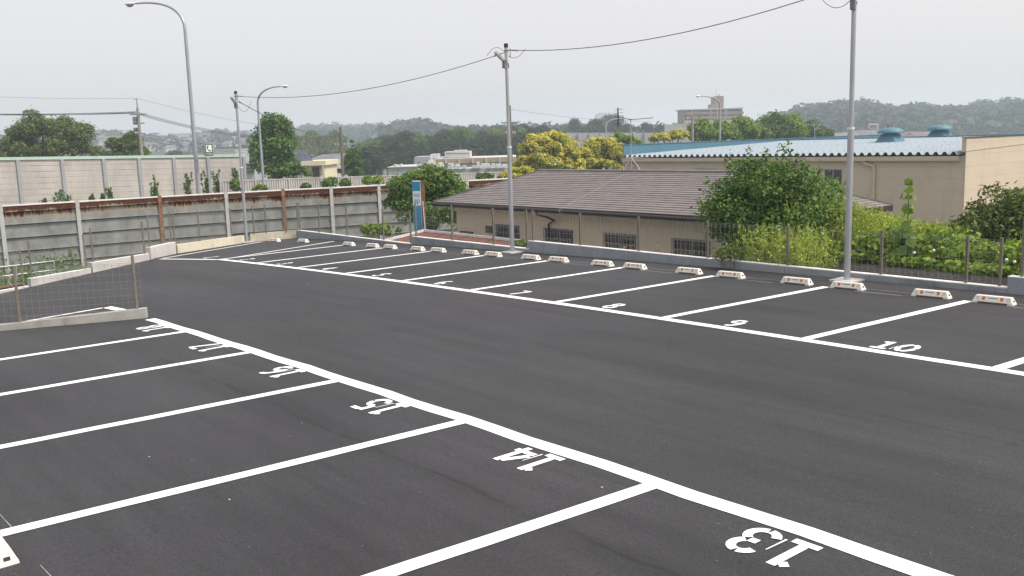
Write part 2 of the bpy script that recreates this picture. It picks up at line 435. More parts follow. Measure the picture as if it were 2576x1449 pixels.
# stencilled bay numbers, strokes in a 0.56 x 1 box, with the bridges of the stencil left open
def arc(cx, cy, rx, ry, a0, a1, n=7):
    return [(cx+rx*math.cos(math.radians(a0+(a1-a0)*i/n)), cy+ry*math.sin(math.radians(a0+(a1-a0)*i/n))) for i in range(n+1)]
DIG = {
 '0': [arc(.28, .5, .2, .41, 94, 176), arc(.28, .5, .2, .41, 184, 266), arc(.28, .5, .2, .41, 274, 356), arc(.28, .5, .2, .41, 4, 86)],
 '1': [[(.28, .155), (.28, .97)], [(.10, .80), (.195, .90)], [(.06, .07), (.50, .07)]],
 '2': [arc(.28, .71, .2, .22, 170, 95), arc(.28, .71, .2, .22, 85, -35), [(.41, .53), (.12, .19)], [(.05, .07), (.51, .07)]],
 '3': [arc(.28, .71, .19, .21, 165, 95), arc(.28, .71, .19, .21, 85, -55), [(.20, .5), (.34, .5)], arc(.28, .28, .21, .22, 55, -83), arc(.28, .28, .21, .22, -93, -165)],
 '4': [[(.40, .05), (.40, .95)], [(.30, .88), (.06, .37)], [(.02, .27), (.312, .27)], [(.488, .27), (.56, .27)]],
 '5': [[(.20, .93), (.50, .93)], [(.12, .97), (.12, .56)], arc(.27, .33, .2, .25, 125, 4), arc(.27, .33, .2, .25, -4, -88), arc(.27, .33, .2, .25, -97, -165)],
 '6': [arc(.30, .50, .22, .42, 72, 215, 10), arc(.28, .29, .19, .21, 225, 335), arc(.28, .29, .19, .21, 342, 505)],
 '7': [[(.05, .93), (.44, .93)], [(.50, .97), (.22, .05)]],
 '8': [arc(.28, .73, .17, .19, 94, 255), arc(.28, .73, .17, .19, 86, -75), arc(.28, .27, .2, .2, 105, 266), arc(.28, .27, .2, .2, 75, -86)],
 '9': [arc(.26, .50, .22, .42, 252, 395, 10), arc(.28, .71, .19, .21, 45, 155), arc(.28, .71, .19, .21, 162, 325)],
}
def number(txt, cx, ybase, up, size=.46, parent=lot):
    m = MB(); wtot = .56*len(txt)+.06*(len(txt)-1); li = 0
    def place(u, v):
        x = cx + up*(u-wtot/2)*size*1.02; y = ybase + up*v*size; return x, y
    for k, ch in enumerate(txt):
        for st in DIG[ch]:
            th = .15; li += 1
            pts = [np.array((u+k*.62, v)) for u, v in st]; prev = None
            for i, p in enumerate(pts):
                d = pts[min(i+1, len(pts)-1)]-pts[max(i-1, 0)]; d = d/np.linalg.norm(d); nn = np.array([-d[1], d[0]])*th/2
                a, b = place(*(p+nn)), place(*(p-nn)); cur = ((a[0], a[1], gz(*a)+.004+.0003*li), (b[0], b[1], gz(*b)+.004+.0003*li))
                if prev: m.face([prev[0], prev[1], cur[1], cur[0]])
                prev = cur
    if len(txt) == 2:                      # overspray at the join of the two stencils
        a, b = place(.585, .12), place(.595, .62); m.face([(a[0]-.008, a[1], gz(*a)+.004), (a[0]+.008, a[1], gz(*a)+.004), (b[0]+.004, b[1], gz(*b)+.004), (b[0]-.004, b[1], gz(*b)+.004)])
    o = m.build('bay_number', M['paint'], parent); o['label'] = 'white stencilled number %s on the tarmac' % txt
number('1', -28.15, 10.55, 1, .5)
for i in range(0, 11):
    x = X0+2.5*i+1.25-.16
    number(str(i+2), x+.04, Y0+.14, 1)
for i, x in enumerate(LX[:-1]):
    pass
for i in range(6):
    number(str(13+i), (-3.55, -6.1, -8.6, -11.05, -13.5, -16.05)[i], YL-.17, -1)

# ------------------------------------------------------------------ wheel stops
def make_stop():
    root = empty('wheel_stop', (0, 0, 0))
    bm = bmesh.new()
    # body: sloping faces, chamfered ends; x along the bar, -y faces the car
    b = [(-.30, -.075, .022), (.30, -.075, .022), (.30, .075, .022), (-.30, .075, .022)]
    t = [(-.262, -.036, .115), (.262, -.036, .115), (.262, .036, .115), (-.262, .036, .115)]
    vs = [bm.verts.new(p) for p in b+t]
    for f in [(3, 2, 1, 0), (4, 5, 6, 7), (0, 1, 5, 4), (1, 2, 6, 5), (2, 3, 7, 6), (3, 0, 4, 7)]: bm.faces.new([vs[i] for i in f])
    bmesh.ops.bevel(bm, geom=bm.edges[:], offset=.009, segments=2, affect='EDGES', profile=.6)
    me = bpy.data.meshes.new('body'); bm.to_mesh(me); bm.free(); body = link('body', me, M['stop'], root)
    for sx in (-1, 1):
        m = MB(); m.hexa([(sx*.262-.042, -.076, 0), (sx*.262+.042, -.076, 0), (sx*.262+.042, .076, 0), (sx*.262-.042, .076, 0)],
                         [(sx*.262-.036, -.072, .03), (sx*.262+.036, -.072, .03), (sx*.262+.036, .072, .03), (sx*.262-.036, .072, .03)])
        m.build('foot', M['stop'], root)
    def onface(u, v, lift):            # point on the sloping front: u along, v 0..1 up the slope
        y = -.075+.039*v; z = .022+.093*v; return (u, y-.93*lift, z+.38*lift)
    for sx in (-1, 1):
        m = MB(); w = .032
        pts = [(sx*.135-w*.62, .30), (sx*.135+w*.62, .30), (sx*.135+w, .84), (sx*.135-w, .84)]
        m.hexa([onface(u, v, -.004) for u, v in pts], [onface(u, v, .0025) for u, v in pts]); rf = m.build('reflector', M['amber'], root)
        m = MB(); pts = [(sx*.135-w*.4, .36), (sx*.135+w*.4, .36), (sx*.135+w*.5, .76), (sx*.135-w*.5, .76)]
        m.hexa([onface(u, v, .001) for u, v in pts], [onface(u, v, .004) for u, v in pts]); m.build('lens', M['red'], rf)
    m = MB()                            # moulded line of tiny letters, ribs near the ends
    m.hexa([onface(u, v, -.002) for u, v in ((-.075, .58), (.075, .58), (.075, .72), (-.075, .72))], [onface(u, v, .0012) for u, v in ((-.075, .58), (.075, .58), (.075, .72), (-.075, .72))])
    m.build('moulded_strip', M['galvd'], root)
    for sx in (-1, 1):
        m = MB()
        for v in (.3, .5, .7):
            q = [(sx*.225-.028, v), (sx*.225+.028, v), (sx*.225+.028, v+.05), (sx*.225-.028, v+.05)]
            m.hexa([onface(u, w_, -.002) for u, w_ in q], [onface(u, w_, .0012) for u, w_ in q])
        m.build('ribbing', M['galvd'], root)
    for sx in (-1, 1):
        m = MB(); m.hexa([(sx*.288, -.022, .045), (sx*.288, .022, .045), (sx*.286, .022, .07), (sx*.286, -.022, .07)], [(sx*.2945, -.022, .045), (sx*.2945, .022, .045), (sx*.284, .022, .07), (sx*.284, -.022, .07)])
        m.build('slot_shade_plate', M['black'], root)  # end hole drawn as a black plate, its inner shade in the colour
    m = MB(); m.box((0, 0, .0105), (.42, .10, .021)); m.build('base_strip', M['galvd'], root)
    return root
stop0 = make_stop(); used = [False]
def put_stop(x, y, label, rz=0.0):
    o = stop0 if not used[0] else copy_tree(stop0); used[0] = True
    sl_x = (gz(x+.25, y)-gz(x-.25, y))/.5
    o.location = (x, y, max(gz(x, y), (gz(x+.28, y)+gz(x-.28, y))/2)+.001); o.rotation_euler = (0, -math.atan(sl_x), rz)
    tag(o, label, 'wheel stop', 'white wheel stops of the parking bays')
NW = ['zero', 'one', 'two', 'three', 'four', 'five', 'six', 'seven', 'eight', 'nine', 'ten', 'eleven', 'twelve', 'thirteen', 'fourteen']
for i in range(0, 12):
    x = X0+SK+2.5*i; n = i+2; d = rnd.uniform(-.03, .03)
    put_stop(x+.38+d, 14.6+rnd.uniform(-.015, .015), 'white wheel stop in bay %s, right behind the line to bay %s' % (NW[n], NW[n-1]), rnd.uniform(-.03, .03))
    put_stop(x+1.87+d, 14.6+rnd.uniform(-.015, .015), 'white wheel stop in bay %s, on the side of bay %s' % (NW[n], NW[n+1]), rnd.uniform(-.03, .03))
put_stop(-31.7, 14.55, 'white wheel stop in bay 1, beside the cream kerb', .1)
put_stop(-29.85, 14.75, 'white wheel stop in bay 1, away from the cream kerb', .05)
put_stop(-7.36, 1.07, 'white wheel stop at the foot of bay 14, near its line to bay 15', math.pi+.02)
put_stop(-5.9, 1.07, 'white wheel stop at the foot of bay 14, on the side of bay 13', math.pi)

# ------------------------------------------------------------------ kerb walls of concrete block, built course by course
def block_run(root, P, Q, z0, z1, th, mat, L=.6, cap='coping', side=1.0, first=True):
    """blocks in running order between P and Q; z0 may follow the ground"""
    P = np.array(P[:2], float); Q = np.array(Q[:2], float); T = np.linalg.norm(Q-P); d = (Q-P)/T; k = max(1, round(T/L)); g = .003
    for i in range(k):
        a = P+d*(T*i/k+g); b = P+d*(T*(i+1)/k-g); m = MB()
        m.wall(a, b, th, z0, z1-.012, side); m.build('block', mat, root)
    m = MB(); core = th-.02
    n = np.array([-d[1], d[0]])*(th/2*side)
    m.wall(P+d*.02+n, Q-d*.02+n, core, z0, z1-.02, 0)
    m.build('core', M['dark'], root)
    if cap:
        m = MB(); kk = max(1, int(T/2)); 
        for i in range(kk): m.wall(P+d*(T*i/kk+(.0 if i == 0 else .001)), P+d*(T*(i+1)/kk), th+.004, z1-.012, z1+rnd.uniform(-.002, .003), side)
        m.build('coping', M[cap], root)  # thin cap, paler than the block faces
kr = empty('kerb_wall', (-18, 15.6, -.2), 0, 'long stepped grey block kerb wall below the mesh fence behind the wheel stops', 'wall')
YK = 15.6
def rel(root, f):
    """build parts in world metres under a root that is not at the origin"""
    before = set(bpy.data.objects); f()
    for o in set(bpy.data.objects)-before:
        if o.parent == root: o.matrix_parent_inverse = Matrix.Translation(-Vector(root.location))
SEG = [(9.0, -6.57, .345, .94+.35), (-6.57, -18.62, .155, .945), (-18.62, -24.22, -.06, .94), (-24.22, -32.06, -.295, .715)]
rel(kr, lambda: [block_run(kr, (a, YK), (b, YK), -.75, z, .15, M['block'], .6, side=-1.0) for a, b, z, t in SEG])

kl = empty('kerb_wall', (-32.5, 13, -.6), 0, 'low cream concrete kerb along bay 1 at the foot of a galvanised pole', 'wall')
def _kl():
    zt = -.37
    for P, Q, z, mat in [((-32.1, 15.72), (-32.55, 14.95), (-.31, -.34), 'cream'), ((-32.55, 14.95), (-32.93, 14.16), (-.34, -.37), 'cream'), ((-32.93, 13.92), (-31.46, 10.92), (-.40, -.36), 'cream')]:
        n = max(1, int(np.hypot(Q[0]-P[0], Q[1]-P[1])/1.6)); P = np.array(P); Q = np.array(Q)
        for i in range(n):
            a, b = P+(Q-P)*i/n, P+(Q-P)*(i+1)/n; dd = (b-a)/np.linalg.norm(b-a)*.004; za, zb = z[0]+(z[1]-z[0])*i/n, z[0]+(z[1]-z[0])*(i+1)/n
            m = MB(); m.wall(a+dd, b-dd, .15, -1.4, (za, zb), -1.0); m.build('concrete_length', M[mat], kl)
rel(kl, _kl)
# kerb that steps down beside the ramp
ka = empty('kerb_wall', (-29.5, 8, -.7), 0, 'pale grey block kerb stepping down beside the ramp', 'wall')
KP, KQ = (-30.45, 9.75), (-28.0, 4.86)
STEPS = []
def _ka():
    def at(px, py): return vplane(px, py, KP, KQ)
    a0, a1 = (-31.42, 10.86), at(377, 622)
    zA = a1[2]; block_run(ka, a1, a0, -1.5, zA, .15, M['newcon'], .6, side=1.0); STEPS.append((a1, a0, zA))
    b0, b1 = at(376, 640), at(231, 658); zB = (b0[2]+b1[2])/2; block_run(ka, b1, b0, -1.7, zB, .15, M['newcon'], .6, side=1.0); STEPS.append((b1, b0, zB))
    c0, c1 = at(230, 677), at(76, 698); zC = (c0[2]+c1[2])/2; block_run(ka, c1, c0, -1.8, zC, .15, M['newcon'], .6, side=1.0); STEPS.append((c1, c0, zC))
    d0, d1 = at(74, 718), at(0, 729); zD = zC-.2
    e1 = np.array(d1[:2])+(np.array(d1[:2])-np.array(d0[:2]))*2.2
    block_run(ka, e1, d0, -2.1, zD, .15, M['newcon'], .6, side=1.0); STEPS.append((e1, d0, zD))
rel(ka, _ka)
# wall between bay 18 and the ramp
WP, WQ = np.array([-17.3, 5.33]), np.array([-18.46, 3.14]); WE = WP+(WQ-WP)*2.8
kn = empty('kerb_wall', (-17.3, 5.33, -.25), 0, 'short grey concrete kerb wall between bay 18 and the ramp', 'wall')
zW = vplane(365, 776, WP, WQ)[2]; zW2 = vplane(0, 818, WP, WQ)[2]
zW = (zW, zW+(zW2-zW)*2.8)
def _kn():
    n = 5
    for i in range(n):
        a, b = WP+(WE-WP)*i/n, WP+(WE-WP)*(i+1)/n; dd = (b-a)/np.linalg.norm(b-a)*.003; za = zW[0]+(zW[1]-zW[0])*i/n; zb = zW[0]+(zW[1]-zW[0])*(i+1)/n
        m = MB(); m.wall(a+dd*(i > 0), b-dd, .16, -2.0, (za, zb), -1.0); m.build('concrete_length', M['olive'], kn)
rel(kn, _kn)

# ------------------------------------------------------------------ welded mesh fences
PANEL = {}
def panel_mesh(w, h):
    key = (round(w, 2), round(h, 2))
    if key in PANEL: return PANEL[key]
    m = MB(); t = .0029; n = max(2, round(w/.12))
    for i in range(n+1):
        x = w*i/n; m.box((x, 0, h/2), (t, t, h-.02))
        m.bar((x, 0, h-.07), (x, -.032, h-.035), t); m.bar((x, -.032, h-.035), (x, 0, h), t)
        m.bar((x, 0, .01), (x, -.032, .045), t); m.bar((x, -.032, .045), (x, 0, .08), t)
    k = max(2, round((h-.16)/.125))
    for z in [.01, .08, h-.07, h]+[.08+(h-.15)*i/k for i in range(1, k)]: m.bar((0, 0, z), (w, 0, z), t*1.3)
    for z in (.045, h-.035): m.bar((0, -.032, z), (w, -.032, z), t*1.15)
    PANEL[key] = m.data('mesh_panel'); return PANEL[key]
def fence_panel(root, P, Q, z, h):
    P = np.array(P[:2], float); Q = np.array(Q[:2], float); w = round(float(np.linalg.norm(Q-P)), 2); a = math.atan2(Q[1]-P[1], Q[0]-P[0])
    o = link('mesh_panel', panel_mesh(w, h), M['wire'], root); o.location = (P[0]-root.location.x, P[1]-root.location.y, z-root.location.z); o.rotation_euler = (0, 0, a)
POST = {}
def fence_post(root, P, z0, z1, r=.021):
    key = round(z1-z0, 2)
    if key not in POST:
        m = MB(); m.box((0, 0, key/2), (r*2, r*2, key)); m.box((0, 0, key+.004), (r*2.2, r*2.2, .009)); POST[key] = m.data('post')
    o = link('post', POST[key], M['bronze'], root); o.location = (P[0]-root.location.x, P[1]-root.location.y, z0-root.location.z)
fr = empty('mesh_fence', (-18, 15.68, 0), 0, 'long bronze wire mesh fence on the grey kerb wall behind the wheel stops', 'fence')
YF = YK+.075
for a, b, z, t in SEG:
    px = {0: [8, 6, 4, 2, 0, -2, -4, -6.38], 1: [-6.72, -7.27, -8.8, -10.77, -12.76, -14.76, -16.71, -18.5], 2: [-18.76, -20.19, -22.14, -24.05], 3: [-24.36, -25.97, -28.35, -30.36, -31.9]}[SEG.index((a, b, z, t))]
    for q in px: fence_post(fr, (q, YF), z, t)
    for q, s in zip(px[:-1], px[1:]): fence_panel(fr, (q, YF-.024), (s, YF-.024), z+.04, t-z-.07)
fl = empty('mesh_fence', (-32.5, 13, -.3), 0, 'bronze wire mesh fence on the cream kerb in front of the rusty steel wall', 'fence')
lp = [(-32.02, 15.70, -.31), (-32.24, 15.32, -.33), (-32.62, 14.70, -.35), (-32.80, 14.30, -.36)]
lq = [(-32.78, 13.42, -.39), (-32.02, 11.95, -.38), (-31.50, 10.90, -.36)]
for lst in (lp, lq):
    for x, y, z in lst: fence_post(fl, (x-.07, y-.01), z-.02, z+1.03)
    for A, B in zip(lst[:-1], lst[1:]): fence_panel(fl, (A[0]-.07, A[1]), (B[0]-.07, B[1]), min(A[2], B[2])+.04, .95)
fa = empty('mesh_fence', (-29.5, 8, -.5), 0, 'bronze wire mesh fence stepping down beside the ramp', 'fence')
for a, b, z in STEPS:
    a = np.array(a[:2]); b = np.array(b[:2]); L = np.linalg.norm(b-a); d = (b-a)/L; n = np.array([-d[1], d[0]])*.075
    k = max(1, round(L/2.1)); ps = [a+d*.12+(b-a-d*.24)*i/k+n for i in range(k+1)]
    for q in ps: fence_post(fa, q, z-.01, z+1.02)
    for q, s in zip(ps[:-1], ps[1:]): fence_panel(fa, q, s, z+.04, .94)
fn = empty('mesh_fence', (-17.3, 5.33, -.1), 0, 'free ending bronze wire mesh fence on the kerb wall between bay 18 and the ramp', 'fence')
dW = (WE-WP)/np.linalg.norm(WE-WP); nW = np.array([dW[1], -dW[0]])*.08
ps = [WP+dW*(.16+2.0*i)+nW for i in range(4)]
for i, q in enumerate(ps):
    zq = zW[0]+(zW[1]-zW[0])*(.16+2.0*i)/np.linalg.norm(WE-WP); fence_post(fn, q, zq-.02, zq+1.0)
    if i: fence_panel(fn, pq-dW*(.10 if i == 1 else 0), q, min(zq, zpq)+.03, .93)
    pq, zpq = q, zq

# ------------------------------------------------------------------ galvanised lighting poles in the lot
PXR, PXM = float(yp(2131, 704, 15.36)[0]), float(yp(1289, 633, 15.36)[0])
POLES = [(PXR, 15.36, 'tall galvanised lamp pole on a concrete pad behind bays 8 and 9', 5.42, .3), (PXM, 15.36, 'galvanised lamp pole on a concrete pad behind bays 4 and 5', 5.36, .15), (-32.98, 14.03, 'galvanised lamp pole set in the gap of the cream kerb', 5.50, .75)]
def make_pole(x, y, label, h, yawb):
    z = gz(x, y); root = empty('lamp_pole', (x, y, z), 0, label, 'lamp pole', 'galvanised poles of the parking lot')
    m = MB(); m.tube([(0, 0, -.05), (0, 0, 2.75)], .057, 16); m.build('lower_shaft', M['galv'], root)
    m = MB(); m.tube([(0, 0, 2.74), (0, 0, h-.1)], .0425, 16); m.build('upper_shaft', M['galv'], root)
    m = MB(); m.tube([(0, 0, 2.735), (0, 0, 2.775)], .064, 16); m.build('joint_ring', M['white'], root)
    m = MB(); m.tube([(0, 0, h-.1), (0, 0, h)], .053, 16); m.build('cap', M['black'], root)
    m = MB(); m.box((0, 0, .012), (.46, .44, .04)); m.build('base_pad', M['newcon'], root)
    a = -math.pi/2+yawb; dx, dy = math.cos(a), math.sin(a)
    m = MB(); m.bar((dx*.07, dy*.07, h-.62), (dx*.07, dy*.07, h-.42), .085, .1, (dx, dy, 0)); m.build('arm_clamp', M['galvd'], root)
    m = MB(); m.bar((dx*.06, dy*.06, h-.46), (dx*.40, dy*.40, h-.235), .085, .055); m.build('lamp_arm', M['galv'], root)
    m = MB(); m.bar((dx*.15, dy*.15, h-.427), (dx*.39, dy*.39, h-.27), .07, .02); m.build('lamp_lens', M['white'], root)
    ex, ey = -dx, -dy
    m = MB()
    for zz in (h-.16, h-.32): m.bar((ex*.04, ey*.04, zz), (ex*.16, ey*.16, zz+.02), .014)
    m.bar((ex*.15, ey*.15, h-.34), (ex*.15, ey*.15, h-.11), .014); m.build('hook_bracket', M['galvd'], root)
    m = MB()
    for zz in (h-.2, h-.52): m.tube([(0, 0, zz), (0, 0, zz+.035)], .056, 12)
    m.build('band', M['galvd'], root)
    m = MB(); m.box((ex*.06, ey*.06, h-.56), (.035, .035, .09)); m.build('bolt_box', M['dark'], root)
    return root
for a in POLES: make_pole(*a)

def sagcurve(P, Q, sag, n=18):
    P, Q = np.array(P, float), np.array(Q, float)
    return [P+(Q-P)*i/n-np.array([0, 0, sag*4*(i/n)*(1-i/n)]) for i in range(n+1)]
def cable(P, Q, sag, label, r=.009, mat='cable', name='overhead_cable', group=None, cat='cable', ties=True):
    root = empty(name, P, 0, label, cat, group)
    pts = [p-np.array(P) for p in sagcurve(P, Q, sag)]
    m = MB(); m.tube(pts, r, 5); m.build('wire', M[mat], root)
    if ties:
        for i, j in ((0, 1), (-1, -2)):
            a, b = Vector(pts[i]), Vector(pts[j]); d = (b-a).normalized()
            m = MB(); m.tube([a+d*.15, a+d*.4], r*2.1, 6); m.build('tie', M['galvd'], root)
    return root
T = [V3(x, y, gz(x, y)+h-.2) for x, y, _, h, _ in POLES]
cable(T[0]+V3(-.06, 0, .03), T[1]+V3(.06, 0, .03), .34, 'thin black overhead cable between the lamp poles behind bays 4 and 8')
cable(T[1]+V3(-.06, 0, -.02), T[2]+V3(.06, 0, .02), .42, 'thin black overhead cable running down to the pole in the cream kerb')
def loop(P, Q, drop, label):
    P, Q = np.array(P), np.array(Q); m = MB(); m.tube([p-P for p in sagcurve(P, Q, drop, 10)], .006, 5)
    o = m.build('service_wire', M['cable']); o.location = tuple(P); tag(o, label, 'cable')
loop(T[1]+V3(.1, 0, -.12), T[1]+V3(.75, 0, .0), .12, 'slack wire loop on the right of the pole behind bays 4 and 5')
loop(T[1]+V3(-.08, 0, .0), T[1]+V3(-.8, 0, -.04), -.16, 'raised wire loop on the left of the pole behind bays 4 and 5')
loop(T[0]+V3(-.08, 0, -.25), T[0]+V3(-.75, 0, .0), .2, 'slack wire loop under the cable of the tall pole behind bays 8 and 9')
loop(T[2]+V3(.08, 0, -.3), T[2]+V3(.85, .2, -.2), .3, 'slack wire loops on the pole in the cream kerb')

# small stones and crumbs of paint lying on the tarmac
m = MB()
for i in range(26):
    if i < 13: x, y = rnd.uniform(-9, -2.5), rnd.uniform(.8, 5.2)
    else: x, y = rnd.uniform(-26, -2), rnd.uniform(5.6, 14.2)
    s = rnd.choice([.004, .005, .006, .008, .011]); a = rnd.uniform(0, 3); z = gz(x, y)
    c, sn = math.cos(a)*s, math.sin(a)*s
    m.hexa([(x-c, y-sn, z-.001), (x+sn*.6, y-c*.6, z-.001), (x+c, y+sn, z-.001), (x-sn*.6, y+c*.6, z-.001)], [(x-c*.6, y-sn*.6, z+s*.6), (x+sn*.4, y-c*.4, z+s*.7), (x+c*.6, y+sn*.6, z+s*.55), (x-sn*.4, y+c*.4, z+s*.6)])
tag(m.build('crumbs', M['coping']), 'tiny pale stones and paint crumbs scattered on the tarmac', 'stones', kind='stuff')

# ================================================================== BESIDE THE LOT
# expressway beyond the steel wall
M['road'] = simple('old_asphalt', (.07, .07, .072), .2, 2, .9)
m = MB()
for k in range(26):
    y0, y1 = -60+k*9, -60+(k+1)*9
    za, zb = max(-2.6, -1.7-.018*(y0-20)), max(-2.6, -1.7-.018*(y1-20))
    m.face([(-71.5, y0, za), (-42.5, y0, za), (-42.5, y1, zb), (-71.5, y1, zb)])
tag(m.build('road', M['road']), kind='structure')

M['rustred'] = simple('red_lead_steel', (.17, .05, .035), .25, 4, .8)
# ------------------------------------------------------------------ rusty steel sheet wall between H piles
sw = empty('steel_wall', (-39.5, 17, -2.7), 0, 'rust streaked zinc sheet wall between steel piles behind the kerb of bay 1', 'wall')
PL = [(-41.0, 4.7), (-40.85, 7.45), (-40.65, 10.21), (-40.45, 13.45), (-40.05, 16.22), (-39.6, 18.72), (-38.9, 20.78), (-38.45, 23.05), (-38.0, 25.3), (-37.45, 27.5), (-37.0, 29.8)]
def _sw():
    top = .85; rows = [(.60, .82, 'rustband', .06), (.345, .585, 'zinc1', .01), (.10, .342, 'zinc1', .03)]
    z = .065
    while z > -2.4: rows += [(z-.25, z, 'zinc', -.005), (z-.49, z-.252, 'zinc', .02)]; z -= .527
    for i in range(len(PL)-1):
        P, Q = np.array(PL[i]), np.array(PL[i+1]); d = (Q-P)/np.linalg.norm(Q-P)
        for z0, z1, mat, off in rows:
            m = MB(); n = np.array([d[1], -d[0]]); o = n*(off+rnd.uniform(-.006, .006))
            a, b = P+d*.06+o, Q-d*.06+o; sg = rnd.uniform(-.006, .006)
            m.wall(a, b, .035, z0, (z1+sg, z1-sg), 0)
            if off > .015: m.wall(a+n*.035, b+n*.035, .07, z0, z0+.022, 0)            # folded lower lip
            m.build('steel_sheet', M[mat], sw)
        m = MB(); m.wall(P+d*.05-np.array([.09, 0]), Q-d*.05-np.array([.09, 0]), .02, -2.6, .8, 0); m.build('gap_shade_sheet', M['dark'], sw)  # dark sheet added behind the gaps so they look deep in shade
        m = MB(); m.wall(P+d*.05, Q-d*.05, .19, .828, .875, 0); m.build('cap_rail', M['white'], sw)
    for i, (x, y) in enumerate(PL):
        d = np.array(PL[min(i+1, len(PL)-1)])-np.array(PL[max(i-1, 0)]); a = math.atan2(d[1], d[0])
        m = MB(); hgt = .9; c = (hgt-2.7)/2
        nx, ny = math.sin(a), -math.cos(a)
        m.box((x+nx*.10, y+ny*.10, c), (.155, .014, hgt+2.7), a); m.box((x-nx*.10, y-ny*.10, c), (.155, .014, hgt+2.7), a); m.box((x, y, c), (.012, .19, hgt+2.7), a)
        m.build('pile', M['rustpile'] if i in (3, 5) else M['whitepile'], sw)
rel(sw, _sw)

# pipe rail in the weeds at the foot of the wall
gr = empty('pipe_rail', (-34.5, 8, -1.6), 0, 'low galvanised pipe railing in the weeds below the steel wall', 'railing')
def _gr():
    P, Q = np.array([-33.0, 1.6]), np.array([-33.85, 7.6]); zt = -.78
    for zz in (zt, zt-.3):
        m = MB(); m.tube([(*P, zz), (*Q, zz+.02)], .022, 8); m.build('pipe', M['galv'], gr)
    for i in range(6):
        c = P+(Q-P)*(i/5); m = MB(); m.tube([(*c, -2.7), (*c, zt+.01)], .025, 8); m.build('post', M['galv'], gr)
rel(gr, _gr)

# rust red beam lying behind the ramp kerb
p0, p1 = zp(-60, 742, -1.02), zp(57, 722, -1.02)
rb0 = empty('steel_beam', tuple(p0), 0, 'rust red steel beam lying behind the low end of the ramp kerb', 'beam')
d_ = np.array([p1[0]-p0[0], p1[1]-p0[1], 0.0]); n_ = np.array([-d_[1], d_[0], 0])/np.linalg.norm(d_)
for nm, off, w_, h_ in (('web', 0, .02, .2), ('flange', .1, .16, .02), ('flange', -.1, .16, .02)):
    m = MB(); m.bar((0, 0, off), (d_[0], d_[1], off), w_, h_); m.build(nm, M['rustred'], rb0)
m = MB()
for t in (.15, .85): m.box((d_[0]*t, d_[1]*t, -.93), (.25, .25, 1.63))
m.build('bearer', M['soil'], rb0)

# ------------------------------------------------------------------ noise barrier with the green cap
def tile_mat(name, c1, c2, mort, w, h):
    t = NT(name); co = t.coord(); cm = t.n('ShaderNodeCombineXYZ'); t.l(t.sub(co, 1), cm.inputs[0]); t.l(t.sub(co, 2), cm.inputs[1])
    b = t.n('ShaderNodeTexBrick'); b.offset = 0; b.inputs['Scale'].default_value = 1; b.inputs['Brick Width'].default_value = w; b.inputs['Row Height'].default_value = h
    b.inputs['Mortar Size'].default_value = .012; b.inputs['Color1'].default_value = (*c1, 1); b.inputs['Color2'].default_value = (*c2, 1); b.inputs['Mortar'].default_value = (*mort, 1)
    t.l(cm.outputs[0], b.inputs['Vector']); n = t.noise(t.coord((1, 1, .4)), .8, 5)
    c = t.mix(1.0, b.outputs[0], t.gray(n, .3, .7, .82, 1.12), 'MULTIPLY')
    t.pbr(c, .85, 0, .3); return t.m
M['noise'] = tile_mat('noise_panel', (.47, .43, .40), (.50, .455, .425), (.38, .35, .33), .22, .5)
M['mint'] = simple('pale_green_cap', (.42, .56, .48), .1, 2, .5)
M['grayp'] = simple('grey_painted_steel', (.31, .325, .345), .1, 2, .55)
nb = empty('noise_barrier', (-88, 25, -2.7), 0, 'tall pale tiled noise barrier with a mint green cap rail', 'noise barrier')
def _nb():
    ys = [4.5+4.02*i for i in range(9)]                   # posts
    ys = [8.4, 12.3, 17.72, 22.0, 25.9, 29.4, 32.6, 35.6, 38.3]
    pxs = [49, 160, 264, 353, 440, 526, 616]
    ys = [0.5, 6.6, 12.3]+[float(xp(q, 450, -88)[1]) for q in pxs]
    def zt(y): return 2.46-.0215*(y-16.5)
    for y in ys:
        m = MB(); m.box((-87.9, y, (zt(y)-2.8)/2), (.2, .28, zt(y)+2.75)); m.build('post', M['grayp'], nb)
    for a, b in zip(ys[:-1], ys[1:]):
        for r in range(9):
            m = MB(); m.wall((-88, a+.13), (-88, b-.13), .12, (zt(a)-.04-.5*(r+1)+.028, zt(b)-.04-.5*(r+1)+.028), (zt(a)-.04-.5*r, zt(b)-.04-.5*r), 0); m.build('panel', M['noise'], nb)
        m = MB(); m.wall((-88, a+.001), (-88, b-.001), .34, (zt(a)-.03, zt(b)-.03), (zt(a)+.22, zt(b)+.22), 0); m.build('cap', M['mint'], nb)
rel(nb, _nb)

# ribbed concrete fence along the far side of the expressway
M['ribbed'] = simple('pale_precast_concrete', (.46, .44, .41), .15, 1.2, .85, dirt=(.28, .27, .25))
rb = empty('ribbed_fence', (-72, 45, -2.7), 0, 'low pale ribbed precast fence along the far side of the expressway', 'fence')
def _rb():
    ys = [28.8+2.93*i for i in range(17)]
    def zt(y): return .29-.0203*(y-29)
    for a, b in zip(ys[:-1], ys[1:]):
        m = MB(); m.wall((-72.08, a+.08), (-72.08, b-.08), .06, -2.6, (zt(a)-.03, zt(b)-.03), 0)
        k = 13
        for i in range(k):
            y = a+.12+(b-a-.24)*(i+.5)/k; m.box((-72.02, y, (zt(y)-2.7)/2), (.06, (b-a)/k*.55, zt(y)+2.6))
        m.wall((-72.03, a+.04), (-72.03, b-.04), .14, (zt(a)-.05, zt(b)-.05), (zt(a)+.03, zt(b)+.03), 0)
        m.build('ribbed_panel', M['ribbed'], rb)
    for y in ys:
        m = MB(); m.box((-72.0, y, (zt(y)-2.65)/2), (.16, .14, zt(y)+2.75)); m.build('post', M['ribbed'], rb)
rel(rb, _rb)

